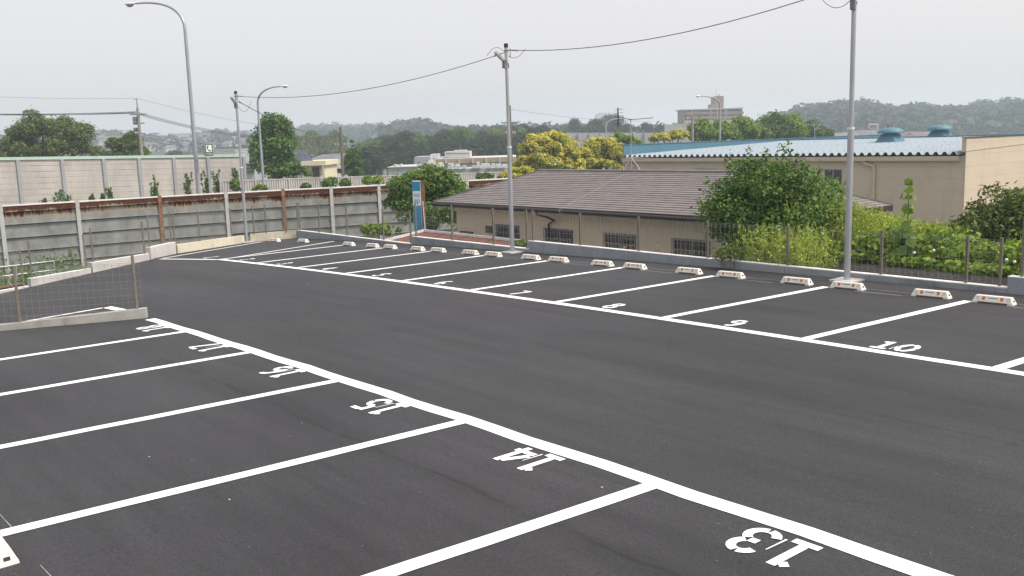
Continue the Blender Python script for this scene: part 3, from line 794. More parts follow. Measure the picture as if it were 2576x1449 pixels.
# ------------------------------------------------------------------ expressway lamps with curved arms
def bez(p0, p1, p2, p3, n=14):
    p0, p1, p2, p3 = map(np.array, (p0, p1, p2, p3)); o = []
    for i in range(n+1):
        t = i/n; o.append((1-t)**3*p0+3*(1-t)**2*t*p1+3*(1-t)*t*t*p2+t**3*p3)
    return o
M['lampgrey'] = simple('lamp_post_grey', (.36, .38, .42), .08, 3, .45, .4)
M['glass'] = simple('clear_globe', (.42, .43, .42), .1, 5, .15, spec=.8, bump=0)
def curved_lamp(base, bendz, headpt, label, r0=.1, r1=.05):
    base = np.array(base, float); root = empty('street_lamp', base, 0, label, 'street lamp', 'curved arm lamps of the expressway')
    H = np.array(headpt)-base; hb = bendz-base[2]; d = np.array([H[0], H[1], 0]); L = np.linalg.norm(d); d = d/L
    pts = [np.array([0, 0, hb*i/8]) for i in range(8)]+bez((0, 0, hb), (0, 0, hb+(H[2]-hb)*.62), d*L*.35+np.array([0, 0, H[2]+.02]), H-d*.0)
    n = len(pts); rs = [r0+(r1*.62-r0)*(i/(n-1))**.8 for i in range(n)]
    m = MB(); m.tube(pts, rs, 10); m.build('pole', M['lampgrey'], root)
    # cobra head: flattened body and glass bowl
    vs, fs = [], []; sl = [(-.02, .045, .045), (.12, .10, .075), (.34, .17, .11), (.58, .175, .10), (.74, .12, .07), (.82, .03, .03)]; s = .8
    nn = 12; sd_ = np.array([-d[1], d[0], 0]); 
    for t, w, h in sl:
        for k in range(nn):
            a = 2*math.pi*k/nn; zc = math.sin(a)*h*(1.0 if math.sin(a) > 0 else .45)
            vs.append(H+d*t*s+sd_*math.cos(a)*w*s+np.array([0, 0, zc*s]))
    for i in range(len(sl)-1):
        for k in range(nn): fs.append((i*nn+k, i*nn+(k+1) % nn, (i+1)*nn+(k+1) % nn, (i+1)*nn+k))
    m = MB(); m.smooth = True; m.mesh(vs, fs); m.build('lamp_head', M['white'], root)
    c = H+d*.46*s; vs, fs = [], []
    for i, (rr, h) in enumerate([(.17, -.03), (.155, -.09), (.115, -.14), (.05, -.165), (.005, -.17)]):
        for k in range(nn):
            a = 2*math.pi*k/nn; vs.append(c+(d*math.cos(a)*1.5+sd_*math.sin(a))*rr*s+np.array([0, 0, h*s]))
    for i in range(4):
        for k in range(nn): fs.append((i*nn+k, i*nn+(k+1) % nn, (i+1)*nn+(k+1) % nn, (i+1)*nn+k))
    m = MB(); m.smooth = True; m.mesh(vs, fs); m.build('glass_bowl', M['glass'], root)
    return root
b = xp(500, 487, -44.8); top = xp(459, 72, -44.8)
hd = atD(341, 9, 44.9)
curved_lamp((b[0], b[1], -2.0), float(top[2]), hd, 'tall curved arm street lamp rising behind the rusty steel wall, carrying a telephone sign', .115, .06)
b = xp(664, 478, -69); top = xp(652.5, 262, -69); hd = atD(706, 217.5, 71)
curved_lamp((b[0], b[1], -2.0), float(top[2]), hd, 'curved arm street lamp in front of the tall dark tree', .115, .07)
b = atD(1811, 330, 105); top = atD(1811, 268, 105); hd = atD(1762, 242, 103)
curved_lamp((b[0], b[1], -3.5), float(top[2]), hd, 'curved arm street lamp in front of the brick apartment block', .13, .1)
b = atD(1525, 360, 150); top = atD(1525, 318, 150); hd = atD(1562, 298, 150)
curved_lamp((b[0], b[1], -4.2), float(top[2]), hd, 'small curved arm street lamp in front of the far concrete barrier', .14, .1)

def text_mesh(txt, size):
    cu = bpy.data.curves.new('letters', 'FONT'); cu.body = txt; cu.size = size; cu.align_x = 'CENTER'; cu.align_y = 'CENTER'; cu.extrude = .002
    o = bpy.data.objects.new('letters', cu); col.objects.link(o); bpy.context.view_layer.update()
    me = bpy.data.meshes.new_from_object(o.evaluated_get(bpy.context.evaluated_depsgraph_get()))
    bpy.data.objects.remove(o); bpy.data.curves.remove(cu); me.name = 'letters'; return me

# telephone sign on the first lamp
M['signgreen'] = simple('sign_green', (.012, .10, .055), .1, 3, .4, bump=0)
M['signwhite'] = simple('sign_white', (.78, .80, .78), .05, 3, .4, bump=0)
c = atD(524.5, 377, 44.7)
tf = Vector((0-c[0], 0-c[1], 0)).normalized()               # faces the road and the lot
ang = math.atan2(tf.y, tf.x)+math.pi/2+.25
ts = empty('phone_sign', (c[0], c[1], c[2]-.30), ang, 'green and white emergency telephone sign on the lamp behind the steel wall', 'sign')
m = MB(); m.box((0, 0, .30), (.42, .14, .60)); m.build('sign_box', M['galv'], ts)
m = MB(); m.box((0, -.073, .30), (.36, .012, .54)); m.build('green_face', M['signgreen'], ts)
m = MB(); m.box((0, -.081, .36), (.27, .008, .34)); wf = m.build('white_field', M['signwhite'], ts)
m = MB(); pts = bez((-.06, -.0875, .47), (-.10, -.0875, .36), (-.03, -.0875, .26), (.07, -.0875, .25), 10)
m.tube([tuple(p) for p in pts], [.02, .028, .022, .016, .014, .014, .014, .016, .022, .028, .02], 8); m.box((-.045, -.0875, .455), (.05, .016, .075), 0); m.box((.05, -.0875, .265), (.075, .016, .05), 0)
m.build('handset', M['signgreen'], wf)
me = text_mesh('非常電話', .085); o = link('lettering', me, M['signwhite'], ts); o.location = (0, -.0815, .095); o.rotation_euler = (math.pi/2, 0, 0)
m = MB()
for zz in (.08, .52): m.bar((-.2, 0, zz), (-.52, 0, zz), .03)
m.bar((-.24, 0, .08), (-.24, 0, .52), .025)
m.build('bracket', M['grayp'], ts)

# ------------------------------------------------------------------ utility poles and their wires
M['conpole'] = simple('concrete_pole', (.28, .265, .24), .15, 3, .85, stretch=(1, 1, .3))
M['conpoled'] = simple('dark_concrete_pole', (.13, .115, .10), .2, 3, .85, stretch=(1, 1, .3))
M['porcelain'] = simple('porcelain', (.7, .7, .69), .08, 5, .3)
def util_pole(base, ztop, r, label, mat='conpole', arms=(), boxes=()):
    root = empty('utility_pole', base, 0, label, 'utility pole'); h = ztop-base[2]
    m = MB(); m.tube([(0, 0, 0), (0, 0, h)], [r*1.15, r*.78], 12); m.build('shaft', M[mat], root)
    if boxes: m = MB(); m.tube([(0, 0, h-.3), (0, 0, h+.85)], .05, 8); m.bar((-.3, -.2, h+.82), (.02, .02, h+.82), .04); m.build('top_pipe', M['galvd'], root)
    for dz, L, a in arms:
        dx, dy = math.cos(a)*L/2, math.sin(a)*L/2; m = MB(); m.bar((-dx, -dy, h-dz), (dx, dy, h-dz), .09); ar = m.build('crossarm', M['galvd'], root)
        for t in (-.92, -.5, .5, .92):
            m = MB(); m.lathe((dx*t, dy*t, h-dz+.045), [(.03, 0), (.06, .03), (.035, .08), (.06, .11), (.03, .16)], 8); m.build('insulator', M['porcelain'], ar)
    for dz, w, hh, a, off in boxes:
        m = MB(); m.lathe((math.cos(a)*off, math.sin(a)*off, h-dz), [(w*.9, 0), (w, .05), (w, hh-.05), (w*.8, hh)], 12); m.build('transformer', M['galvd'], root)
    m = MB()
    for k in range(7): m.bar((.02, -r*1.3 if k % 2 else r*1.3, h*.35+k*.5), (.02, -r*2.0 if k % 2 else r*2.0, h*.35+k*.5), .025)
    m.build('step_bolt', M['galvd'], root)
    return root
IMR = math.atan2(_R[1], _R[0])
UL = xp(357, 392, -95); ULt = xp(344, 262, -95)
util_pole((UL[0], UL[1], -2.7), float(ULt[2])-.35, .17, 'concrete utility pole with transformers and crossarms beside the large left tree', arms=[(.65, 1.6, IMR), (1.5, 1.1, IMR), (2.5, 1.0, IMR)], boxes=[(1.6, .28, .75, IMR+2.6, .45), (2.3, .22, .4, IMR+2.7, .5)])
UM = atD(863, 442, 105); UMt = atD(861, 320, 105)
util_pole((UM[0], UM[1], -4), float(UMt[2]), .16, 'slim brown utility pole beside the dark conifer', 'conpoled', arms=[(2.0, 1.4, IMR)])
U2 = atD(1287, 440, 80); U2t = atD(1284, 266, 80)
util_pole((U2[0], U2[1], -2.75), float(U2t[2]), .14, 'dark utility pole standing right behind a galvanised lamp pole', 'conpoled', arms=[(1.45, 1.5, IMR), (2.4, .8, IMR)])
U4 = atD(1742, 352, 108); U4t = atD(1742, 290, 108)
util_pole((U4[0], U4[1], -2.75), float(U4t[2]), .17, 'grey utility pole behind the blue factory roof', arms=[(.5, 2.2, IMR), (.95, 1.3, IMR)])
U5 = atD(2233, 346, 130); U5t = atD(2233, 315, 130)
util_pole((U5[0], U5[1], -3.4), float(U5t[2]), .17, 'short dark pole behind the factory ridge beside a ventilator', 'conpoled')
G1 = 'wires strung between the utility poles'
for k, (ya, yb, yc) in enumerate([(283, 288, 330), (286, 290, 335), (281, 292, 341)]):
    cable(atD(-260, ya-3, 92), atD(342, 281+k*2, 91), .25, 'black wire from the left edge to the pole with transformers', .028, group=G1, ties=False)
    cable(atD(350, 283+k*3, 91), atD(855, 339+k*2, 105), 1.1, 'black wire from the transformer pole to the slim brown pole', .024, group=G1, ties=False)
    cable(atD(352, 335+k*8, 91), atD(856, 372+k*5, 105), .7, 'thin lower wire from the transformer pole to the slim brown pole', .013, group=G1, ties=False)
    cable(atD(866, 345+k*6, 105), atD(1284, 440+k*4, 120), 1.5, 'black wire from the slim brown pole towards the white buildings', .02, group=G1, ties=False)
    cable(atD(1288, 318+k*10, 80), atD(1575, 352+k*11, 78), .55, 'wire from the pole behind the lamp pole to the blue factory', .014, group=G1, ties=False)
cable(atD(-260, 228, 92), atD(344, 247, 91), .3, 'thin top wire from the left edge to the transformer pole', .012, group=G1, ties=False)
cable(atD(344, 247, 91), atD(861, 335, 105), .6, 'thin top wire from the transformer pole to the slim brown pole', .012, group=G1, ties=False)
cable(atD(-260, 322, 92), atD(348, 327, 91), .3, 'lower wire from the left edge to the transformer pole', .016, group=G1, ties=False)
cable(T[2]+V3(.1, .05, -.18), atD(861, 324, 105), .9, 'black service cable from the pole in the cream kerb to the slim brown pole', .014)
cable(atD(1286, 275, 80), atD(1640, 305, 100), .3, 'thin top wire running right from the pole behind the lamp pole', .011, group=G1, ties=False)
cable(atD(1287, 330, 80), atD(1432, 420, 40), .3, 'stay wire falling from the pole behind the lamp pole to the brown roof', .012, 'galvd', ties=False)

# ------------------------------------------------------------------ pillar sign
M['signblue'] = simple('sign_blue', (.008, .19, .34), .1, 3, .4, bump=0)
M['signpale'] = simple('faded_sign_white', (.55, .58, .60), .1, 3, .45, bump=0)
c = yp(1053, 580, 19.0); sx, sy = c[0], c[1]; zt = float(yp(1053, 455, 19.0)[2]); zb = -2.75
ps_ = empty('pillar_sign', (sx, sy, zb), 0, 'narrow blue and white pillar sign with a rusty back post beside the brown roof', 'sign')
fa_ = math.atan2(-sy, -sx)+math.pi/2-.12
ps_.rotation_euler = (0, 0, fa_)
H = zt-zb
m = MB(); m.box((0, .02, H/2), (.30, .17, H)); m.build('cabinet', M['signpale'], ps_)
def band(z0, z1, mat, nm): m = MB(); m.box((0, -.068, (z0+z1)/2), (.29, .012, z1-z0)); return m.build(nm, M[mat], ps_)
hp = 125/2347*35.0
def zz(py): return H-(py-455)/125*hp*.985
band(zz(480), zz(457), 'signblue', 'blue_panel'); band(zz(517), zz(480.5), 'signpale', 'white_panel'); band(zz(523), zz(517.5), 'signblue', 'blue_panel'); band(.2, zz(523.5), 'signblue', 'blue_panel')
for txt, py, s in (('YKK', 491, .155), ('ap', 504, .25)):
    o = link('lettering', text_mesh(txt, s), M['signblue'], ps_); o.location = (0, -.0765, zz(py)); o.rotation_euler = (math.pi/2, 0, 0); o.scale = (.92, 1.15, 1)
m = MB(); m.box((.215, .05, H/2-.01), (.12, .10, H-.02)); m.box((.23, .05, H-.03), (.26, .12, .05)); m.build('rusty_post', M['rustpile'], ps_)
m = MB(); m.bar((.21, -.03, H-.75), (.33, -.06, .3), .03); m.build('brace', M['white'], ps_)

# ------------------------------------------------------------------ house with the brown hip roof
M['tan'] = simple('tan_render', (.68, .565, .42), .06, 2, .88, bump=.15, bscale=30)
M['shingle'] = simple('brown_slate', (.190, .170, .165), .2, 5, .85, bump=.3, bscale=25, stretch=(.5, 1, 1))
M['fascia'] = simple('dark_brown_fascia', (.032, .024, .024), .2, 4, .45, bump=.05)
M['pane'] = simple('dark_window_glass', (.035, .04, .042), .3, 2, .12, spec=.9, bump=0)
M['curtain'] = simple('window_curtain', (.14, .085, .065), .4, 6, .9, stretch=(8, 8, .3))
M['alu'] = simple('aluminium_frame', (.34, .34, .34), .1, 5, .4, .6)
EX0, EX1, EY0, EY1, EZ, RZ, RY, RX0, RX1 = -27.5, -13.2, 18.70, 24.03, .69, 1.67, 21.36, -24.8, -15.9
hs = empty('house', (-20, 19.3, -2.75), 0, 'low tan house with a brown shingled hip roof behind the mesh fence', 'house')
WIN = [(-24.71, -23.47), (-22.21, -20.89), (-19.55, -18.27), (-16.91, -15.62)]
def _hs():
    y = 19.3; zt = .55; z0 = -2.75; wz0, wz1 = -.98, .01
    m = MB(); xs = [-26.95]+[v for w in WIN for v in w]+[-13.75]
    for i in range(0, len(xs), 2): m.wall((xs[i], y), (xs[i+1], y), .15, z0, zt, 1.0)
    for a, b in WIN: m.wall((a, y), (b, y), .15, wz1, zt, 1.0); m.wall((a, y), (b, y), .15, z0, wz0, 1.0)
    m.wall((-26.95, 19.45), (-26.95, 23.45), .15, z0, zt, -1.0); m.wall((-13.75, 19.45), (-13.75, 23.45), .15, z0, zt, 1.0); m.wall((-26.95, 23.45), (-13.75, 23.45), .15, z0, zt, 0)
    m.build('wall', M['tan'], hs)
    for i, (a, b) in enumerate(WIN):
        m = MB(); t = .045
        for (x0, x1, q0, q1) in ((a, b, wz1-t, wz1), (a, b, wz0, wz0+t), (a, a+t, wz0+t, wz1-t), (b-t, b, wz0+t, wz1-t), ((a+b)/2-t/2, (a+b)/2+t/2, wz0+t, wz1-t)): m.b2((x0, y+.03, q0), (x1, y+.09, q1))
        fr_ = m.build('window', M['alu'], hs)
        for x0, x1 in ((a+t, (a+b)/2-t/2), ((a+b)/2+t/2, b-t)):
            m = MB(); m.b2((x0, y+.055, wz0+t), (x1, y+.065, wz1-t)); m.build('pane', M['pane'], fr_)
        if i >= 2:
            m = MB(); m.b2((a+.1, y+.05, wz0+.1), ((a+b)/2-.05, y+.054, wz1-.08)); m.build('blind', M['curtain'], fr_)
        m = MB(); k = int((b-a)/.105)
        for j in range(k+1): m.box((a+(b-a)*j/k, y-.05, (wz0+wz1)/2), (.014, .014, wz1-wz0))
        for q in (wz0+.05, (wz0+wz1)/2-.1, (wz0+wz1)/2+.2, wz1-.04): m.b2((a, y-.058, q-.012), (b, y-.042, q+.012))
        for xx in (a, b):
            for q in (wz0+.05, wz1-.04): m.b2((xx-.012, y-.05, q-.012), (xx+.012, y+.02, q+.012))
        m.build('grille', M['alu'] if i >= 2 else M['galvd'], hs)
    for a, b, q0, q1 in ((-26.75, -26.0, -.55, -.34), (-25.25, -24.9, -.32, -.08)):
        m = MB(); m.b2((a, y-.03, q0), (b, y+.02, q1)); v = m.build('vent', M['dark'], hs)
        m = MB()
        for j in range(4): m.b2((a, y-.045, q0+(q1-q0)*(j+.25)/4), (b, y-.031, q0+(q1-q0)*(j+.5)/4))
        m.build('louvre', M['galvd'], v)
    # eaves
    m = MB()
    for P, Q in (((EX0, EY0), (EX1, EY0)), ((EX1, EY0+.03), (EX1, EY1-.03)), ((EX1, EY1), (EX0, EY1)), ((EX0, EY1-.03), (EX0, EY0+.03))): m.wall(P, Q, .03, EZ-.15, EZ-.005, 1.0)
    m.b2((EX0+.04, EY0+.04, EZ-.14), (EX1-.04, EY1-.04, EZ-.11)); m.build('fascia', M['fascia'], hs)
    m = MB(); m.tube([(EX0-.02, EY0-.055, EZ-.06), (EX1, EY0-.055, EZ-.08)], .06, 10); m.build('gutter', M['fascia'], hs)
    m = MB(); xd = float(yp(1384, 560, 19.2)[0]); m.tube([(xd, EY0-.05, EZ-.1), (xd, EY0-.05, EZ-.2), (xd+.3, EY0+.1, EZ-.28), (xd+.25, 19.15, EZ-.42), (xd-.1, 19.22, EZ-.55), (xd-.12, 19.23, -2.7)], .035, 8); m.build('downpipe', M['fascia'], hs)
    # roof: a solid hip and courses of slate laid over it
    m = MB(); c = [(EX0, EY0, EZ), (EX1, EY0, EZ), (EX1, EY1, EZ), (EX0, EY1, EZ)]; r0, r1 = (RX0, RY, RZ), (RX1, RY, RZ)
    m.face([c[0], c[1], r1, r0]); m.face([c[1], c[2], r1]); m.face([c[2], c[3], r0, r1]); m.face([c[3], c[0], r0]); rf = m.build('roof', M['shingle'], hs)
    N = 20; lift = .012
    def lerp(a, b, t): return tuple(a[i]+(b[i]-a[i])*t for i in range(3))
    for A, B, Ta, Tb in ((c[0], c[1], r0, r1), (c[1], c[2], r1, r1), (c[3], c[0], r0, r0), (c[2], c[3], r1, r0)):
        nv = Vector(np.cross(np.array(B)-np.array(A), np.array(Ta)-np.array(A))).normalized()
        for k in range(N):
            t0, t1 = k/N-(0 if k == 0 else .002), min(1, (k+1.15)/N)
            a, b, d, e = lerp(A, Ta, t0), lerp(B, Tb, t0), lerp(B, Tb, t1), lerp(A, Ta, t1); j = rnd.uniform(-.002, .002)
            up = lambda p, h: (p[0]+nv.x*h, p[1]+nv.y*h, p[2]+nv.z*h)
            a2, b2, d2, e2 = up(a, .028+j), up(b, .028+j), up(d, .008), up(e, .008)
            m = MB()
            if np.linalg.norm(np.array(d2)-np.array(e2)) > .02: m.face([a2, b2, d2, e2])
            else: m.face([a2, b2, d2])
            m.face([up(a, .001), up(b, .001), b2, a2]); m.build('shingle_course', M['shingle'], hs)
    m = MB(); m.tube([(RX0, RY, RZ+.025), (RX1, RY, RZ+.025)], .05, 8); m.build('ridge_cap', M['shingle'], hs)
    m = MB()
    for P, Q in ((c[0], r0), (c[3], r0), (c[1], r1), (c[2], r1)): m.bar((P[0], P[1], P[2]+.03), (Q[0], Q[1], Q[2]+.035), .11, .03)
    m.build('hip_cap', M['shingle'], hs)
rel(hs, _hs)
# aerial on the ridge
ax = float(yp(1588, 428, RY)[0])
an = empty('tv_aerial', (ax, RY, RZ+.05), 0, 'thin television aerial on a mast strapped to the brown ridge', 'aerial')
mh = float(yp(1584, 300, RY)[2])-RZ-.05
m = MB(); m.tube([(0, 0, 0), (0, 0, mh)], .014, 8); m.build('mast', M['galv'], an)
m = MB()
for a in (0.3, 2.4, 4.4): m.tube([(0, 0, .42), (math.cos(a)*.32, math.sin(a)*.25, .02 if math.sin(a) > -2 else 0)], .008, 6)
m.build('mast_leg', M['galv'], an)
m = MB(); m.bar((-.05, -.02, mh-.02), (.62, .35, mh+.02), .02)
for t in (.1, .35, .6, .85): m.bar((-.05+.67*t-.06, -.02+.37*t+.1, mh), (-.05+.67*t+.06, -.02+.37*t-.1, mh), .009)
m.build('boom', M['galvd'], an)
m = MB(); q = np.array([-.25, -.3, mh+.08]); m.bar(q, q+np.array([.28, .33, -.1]), .02)
for t in (-.3, -.15, .0, .12, .25): m.bar(q+np.array([-.16, 0, t*.8]), q+np.array([.12, .1, t*.8+.04]), .01)
m.bar(q+np.array([-.02, .02, -.3]), q+np.array([.02, -.02, .28]), .03); m.build('reflector_rods', M['dark'], an)
rw = empty('aerial_lead', (ax, RY-.2, RZ), 0, 'pale aerial lead lying down the brown shingle slope', 'cable')
def onroof(px, py):
    best = None
    d = ray(px, py); n = np.cross(np.array([1, 0, 0]), np.array([0, RY-EY0, RZ-EZ])); P0 = np.array([0, EY0, EZ+.04]); t = ((P0-ORG)@n)/(d@n); return ORG+d*t
m = MB(); m.tube([onroof(*q)-np.array(rw.location) for q in ((1580, 434), (1545, 452), (1500, 477), (1450, 503), (1418, 522), (1406, 530), (1410, 536))], .0035, 5); m.build('wire', M['newcon'], rw)

# red lean-to roof below the fence
M['redroof'] = simple('red_brown_sheet', (.16, .055, .04), .2, 3, .7, dirt=(.1, .045, .035))
cp = empty('lean_to_roof', (-24, 17.2, -2.75), 0, 'low red brown sheet roof with pale edges just behind the mesh fence', 'canopy')
def _cp():
    A, B, C, D = (-27.4, 18.2, -.32), (-20.9, 18.2, -.36), (-19.6, 16.15, -.62), (-27.4, 16.15, -.58)
    m = MB(); m.hexa([(p[0], p[1], p[2]-.03) for p in (D, C, B, A)], [D, C, B, A]); m.build('sheet', M['redroof'], cp)
    for P, Q in ((A, B), (A, D), (B, C)):
        m = MB(); m.bar((P[0], P[1], P[2]+.045), (Q[0], Q[1], Q[2]+.045), .05, .08); m.build('edge_trim', M['coping'], cp)
    for t in (.2, .4, .6, .8):
        P = [A[i]+(B[i]-A[i])*t for i in range(3)]; Q = [D[i]+(C[i]-D[i])*t for i in range(3)]; m = MB(); m.bar((P[0], P[1], P[2]+.015), (Q[0], Q[1], Q[2]+.015), .03, .03); m.build('seam', M['redroof'], cp)
    for x, y in ((-27.2, 16.3), (-20, 16.3), (-27.2, 18), (-21.1, 18)):
        m = MB(); m.box((x, y, -1.6), (.09, .09, 2.3)); m.build('post', M['galvd'], cp)
rel(cp, _cp)

# ------------------------------------------------------------------ factory with the blue folded roof
M['fwall'] = simple('tan_siding', (.545, .455, .36), .06, 1.2, .8, bump=.1, dirt=(.48, .40, .315), stretch=(.4, .4, 1.5))
M['blueroof'] = simple('faded_blue_folded_roof', (.27, .325, .375), .1, 1.5, .6, spec=.4, dirt=(.33, .335, .37), stretch=(2, .25, 1))
M['teal'] = simple('teal_painted_sheet', (.07, .185, .25), .18, 1.4, .55, stretch=(1, .3, 1), dirt=(.12, .19, .225))
FY0, FY1, FZ = 52.0, 92.0, 1.24
FX0, FX1 = float(yp(1571, 390, FY0)[0]), float(yp(2430, 380, FY0)[0])
fc = empty('factory', (-37.5, 60, -2.75), 0, 'long tan factory with a pale blue folded metal roof', 'factory')
def _fc():
    z = -2.75; rows = [z+.66*i for i in range(7)]
    m = MB(); m.b2((FX0+.05, FY0+.05, z), (FX1-.05, FY1, FZ-.12)); m.build('core_wall', M['fwall'], fc)
    wx0, wx1, wz0, wz1 = float(yp(2075, 425, FY0)[0]), float(yp(2117, 425, FY0)[0]), float(yp(2100, 466, FY0)[2]), float(yp(2100, 425, FY0)[2])
    for r in rows:
        z1 = min(r+.655, FZ-.1)
        if z1 - r < .1: continue
        m = MB(); m.b2((FX0, FY0, r), (FX1, FY0+.06, z1)); m.build('siding_panel', M['fwall'], fc)
    zt = 2.10; r = z
    while r < zt-.05:
        z1 = min(r+.655, zt); m = MB(); m.b2((FX1-.06, FY0-.02, r), (FX1+.02, FY1, z1)); m.build('siding_panel', M['fwall'], fc); r += .66
    m = MB(); m.b2((FX1-.22, FY0-.03, FZ+.1), (FX1-.065, FY1, zt-.01)); m.build('parapet', M['fwall'], fc)
    m = MB(); m.b2((FX1-.26, FY0-.05, zt+.002), (FX1+.06, FY1, zt+.05)); m.build('parapet_cap', M['dark'], fc)
    m = MB(); m.b2((FX0-.06, FY0-.1, FZ-.05), (FX0, FY1, 2.13)); m.build('blue_parapet', M['teal'], fc)
    m = MB(); m.b2((FX0-.10, FY0-.12, 2.132), (FX0+.05, FY1, 2.17)); m.build('parapet_cap', M['teal'], fc)
    # folded plate roof: trapezium ribs at half metre pitch, rising to the ridge
    ridge_y, ridge_z = 73.0, 2.0; n = int((FX1-.28-FX0-.05)/.5); x0 = FX0+.06; prof = []
    for i in range(n+1):
        xb = x0+i*.5; prof += [(xb, 0), (xb+.16, .0), (xb+.26, .16), (xb+.40, .16)]
    def rows_(ya, za, yb, zb):
        m = MB(); 
        for (xa, ha), (xb, hb) in zip(prof[:-1], prof[1:]): m.face([(xa, ya, za+ha), (xb, ya, za+hb), (xb, yb, zb+hb), (xa, yb, zb+ha)])
        return m
    rows_(FY0-.35, FZ-.02, ridge_y, ridge_z-.18).build('folded_roof', M['blueroof'], fc)
    rows_(ridge_y+.001, ridge_z-.18, FY1, FZ+.1).build('folded_roof', M['blueroof'], fc)
    m = MB()
    for i in range(n+1):
        xb = x0+i*.5+.33
        for t in (.03, .1, .22, .36, .52, .7, .88):
            y = FY0-.35+(ridge_y-FY0+.35)*t; zz_ = FZ-.02+(ridge_z-.18-FZ+.02)*t+.16; m.box((xb, y, zz_+.03), (.022, .022, .06))
    m.build('roof_bolt', M['galv'], fc)['kind'] = 'stuff'
    m = MB(); m.b2((FX0+.05, ridge_y-.5, ridge_z-.005), (FX1-.27, ridge_y+.5, ridge_z+.06)); m.build('ridge_cap', M['teal'], fc)
    m = MB(); m.b2((FX0-.02, FY0-.28, FZ-.36), (FX1-.3, FY0-.01, FZ-.1)); m.build('gutter', M['fwall'], fc)
    for px in (2190, 1590):
        x = float(yp(px, 400, FY0)[0]); m = MB(); m.tube([(x-.3, FY0-.15, FZ-.34), (x-.3, FY0-.15, FZ-.5), (x+.28, FY0-.1, FZ-.68), (x+.3, FY0-.08, FZ-.9), (x+.3, FY0-.08, -2.75)], .09, 8); m.build('downpipe', M['fwall'], fc)
    for px, w, (za, zb) in ((2096, 1.2, (wz0, wz1)), (1775, 2.0, (.35, .42))):
        x = float(yp(px, 440, FY0)[0]); m = MB()
        m.b2((x-w/2, FY0-.03, za), (x+w/2, FY0-.004, zb)); wf_ = m.build('window', M['alu'], fc)
        if zb-za > .3:
            for s in (-1, 1): m = MB(); m.b2((x+s*w/4-w/4+.05, FY0-.045, za+.05), (x+s*w/4+w/4-.03, FY0-.032, zb-.05)); m.build('pane', M['pane'], wf_)
rel(fc, _fc)
# roof ventilators
def ventilator(px, py, Y, label, s=1.0):
    c = yp(px, py, Y); root = empty('roof_ventilator', (c[0], c[1], c[2]), 0, label, 'ventilator', 'mushroom ventilators on the factory roof')
    m = MB(); w = 1.02*s
    m.hexa([(-w, -w, -.25), (w, -w, -.25), (w, w, -.25), (-w, w, -.25)], [(-.55*s, -.55*s, .58*s), (.55*s, -.55*s, .58*s), (.55*s, .55*s, .58*s), (-.55*s, .55*s, .58*s)]); m.build('base', M['teal'], root)
    m = MB(); m.lathe((0, 0, .55*s), [(.55*s, 0), (.55*s, .1*s)], 16); m.build('throat', M['dark'], root)
    m = MB(); m.lathe((0, 0, .62*s), [(1.12*s, 0), (1.14*s, .04*s), (1.06*s, .22*s), (.86*s, .38*s), (.5*s, .47*s), (.05*s, .49*s)], 20); m.build('cap', M['teal'], root)
    m = MB()
    for k in range(8):
        a = math.pi/4*k; m.bar((math.cos(a)*1.06*s, math.sin(a)*1.06*s, .84*s), (math.cos(a)*.5*s, math.sin(a)*.5*s, 1.1*s), .03*s)
    m.build('cap_rib', M['blueroof'], root)
ventilator(2240, 353, 66.0, 'blue mushroom ventilator on the near slope of the factory roof', .84)
ventilator(2364, 344, 73.6, 'blue mushroom ventilator straddling the ridge of the factory roof', .84)

# ------------------------------------------------------------------ garden block wall at the right
gw = empty('garden_wall', (-8, 16.6, -2), 0, 'dark low block wall holding the leafy bank behind the mesh fence', 'wall')
def _gw():
    P, Q = np.array([-11.75, 16.75]), np.array([3.0, 16.35]); zt = .17; T_ = np.linalg.norm(Q-P); d = (Q-P)/T_
    for r, (z0, z1) in enumerate(((-.36, -.103), (-.10, .157))):
        k = 38; off = .2*r
        for i in range(k):
            a = P+d*(T_*i/k+.003); b_ = P+d*(T_*(i+1)/k-.003); m = MB(); m.wall(a, b_, .14, z0, z1+rnd.uniform(-.003, .003), 1.0); m.build('block', M['brownblock'], gw)
    m = MB(); m.wall(P+d*.03, Q, .10, -2.7, zt-.05, 1.2); m.build('core', M['dark'], gw)
rel(gw, _gw)
m = MB(); m.hexa([(-11.6, 16.9, -2.7), (9, 16.4, -2.7), (14, 40, -2.7), (-9.5, 30, -2.7)], [(-11.6, 16.9, .06), (9, 16.4, .06), (14, 40, .1), (-9.5, 30, -.3)])
tag(m.build('bank', M['soil']), kind='structure')

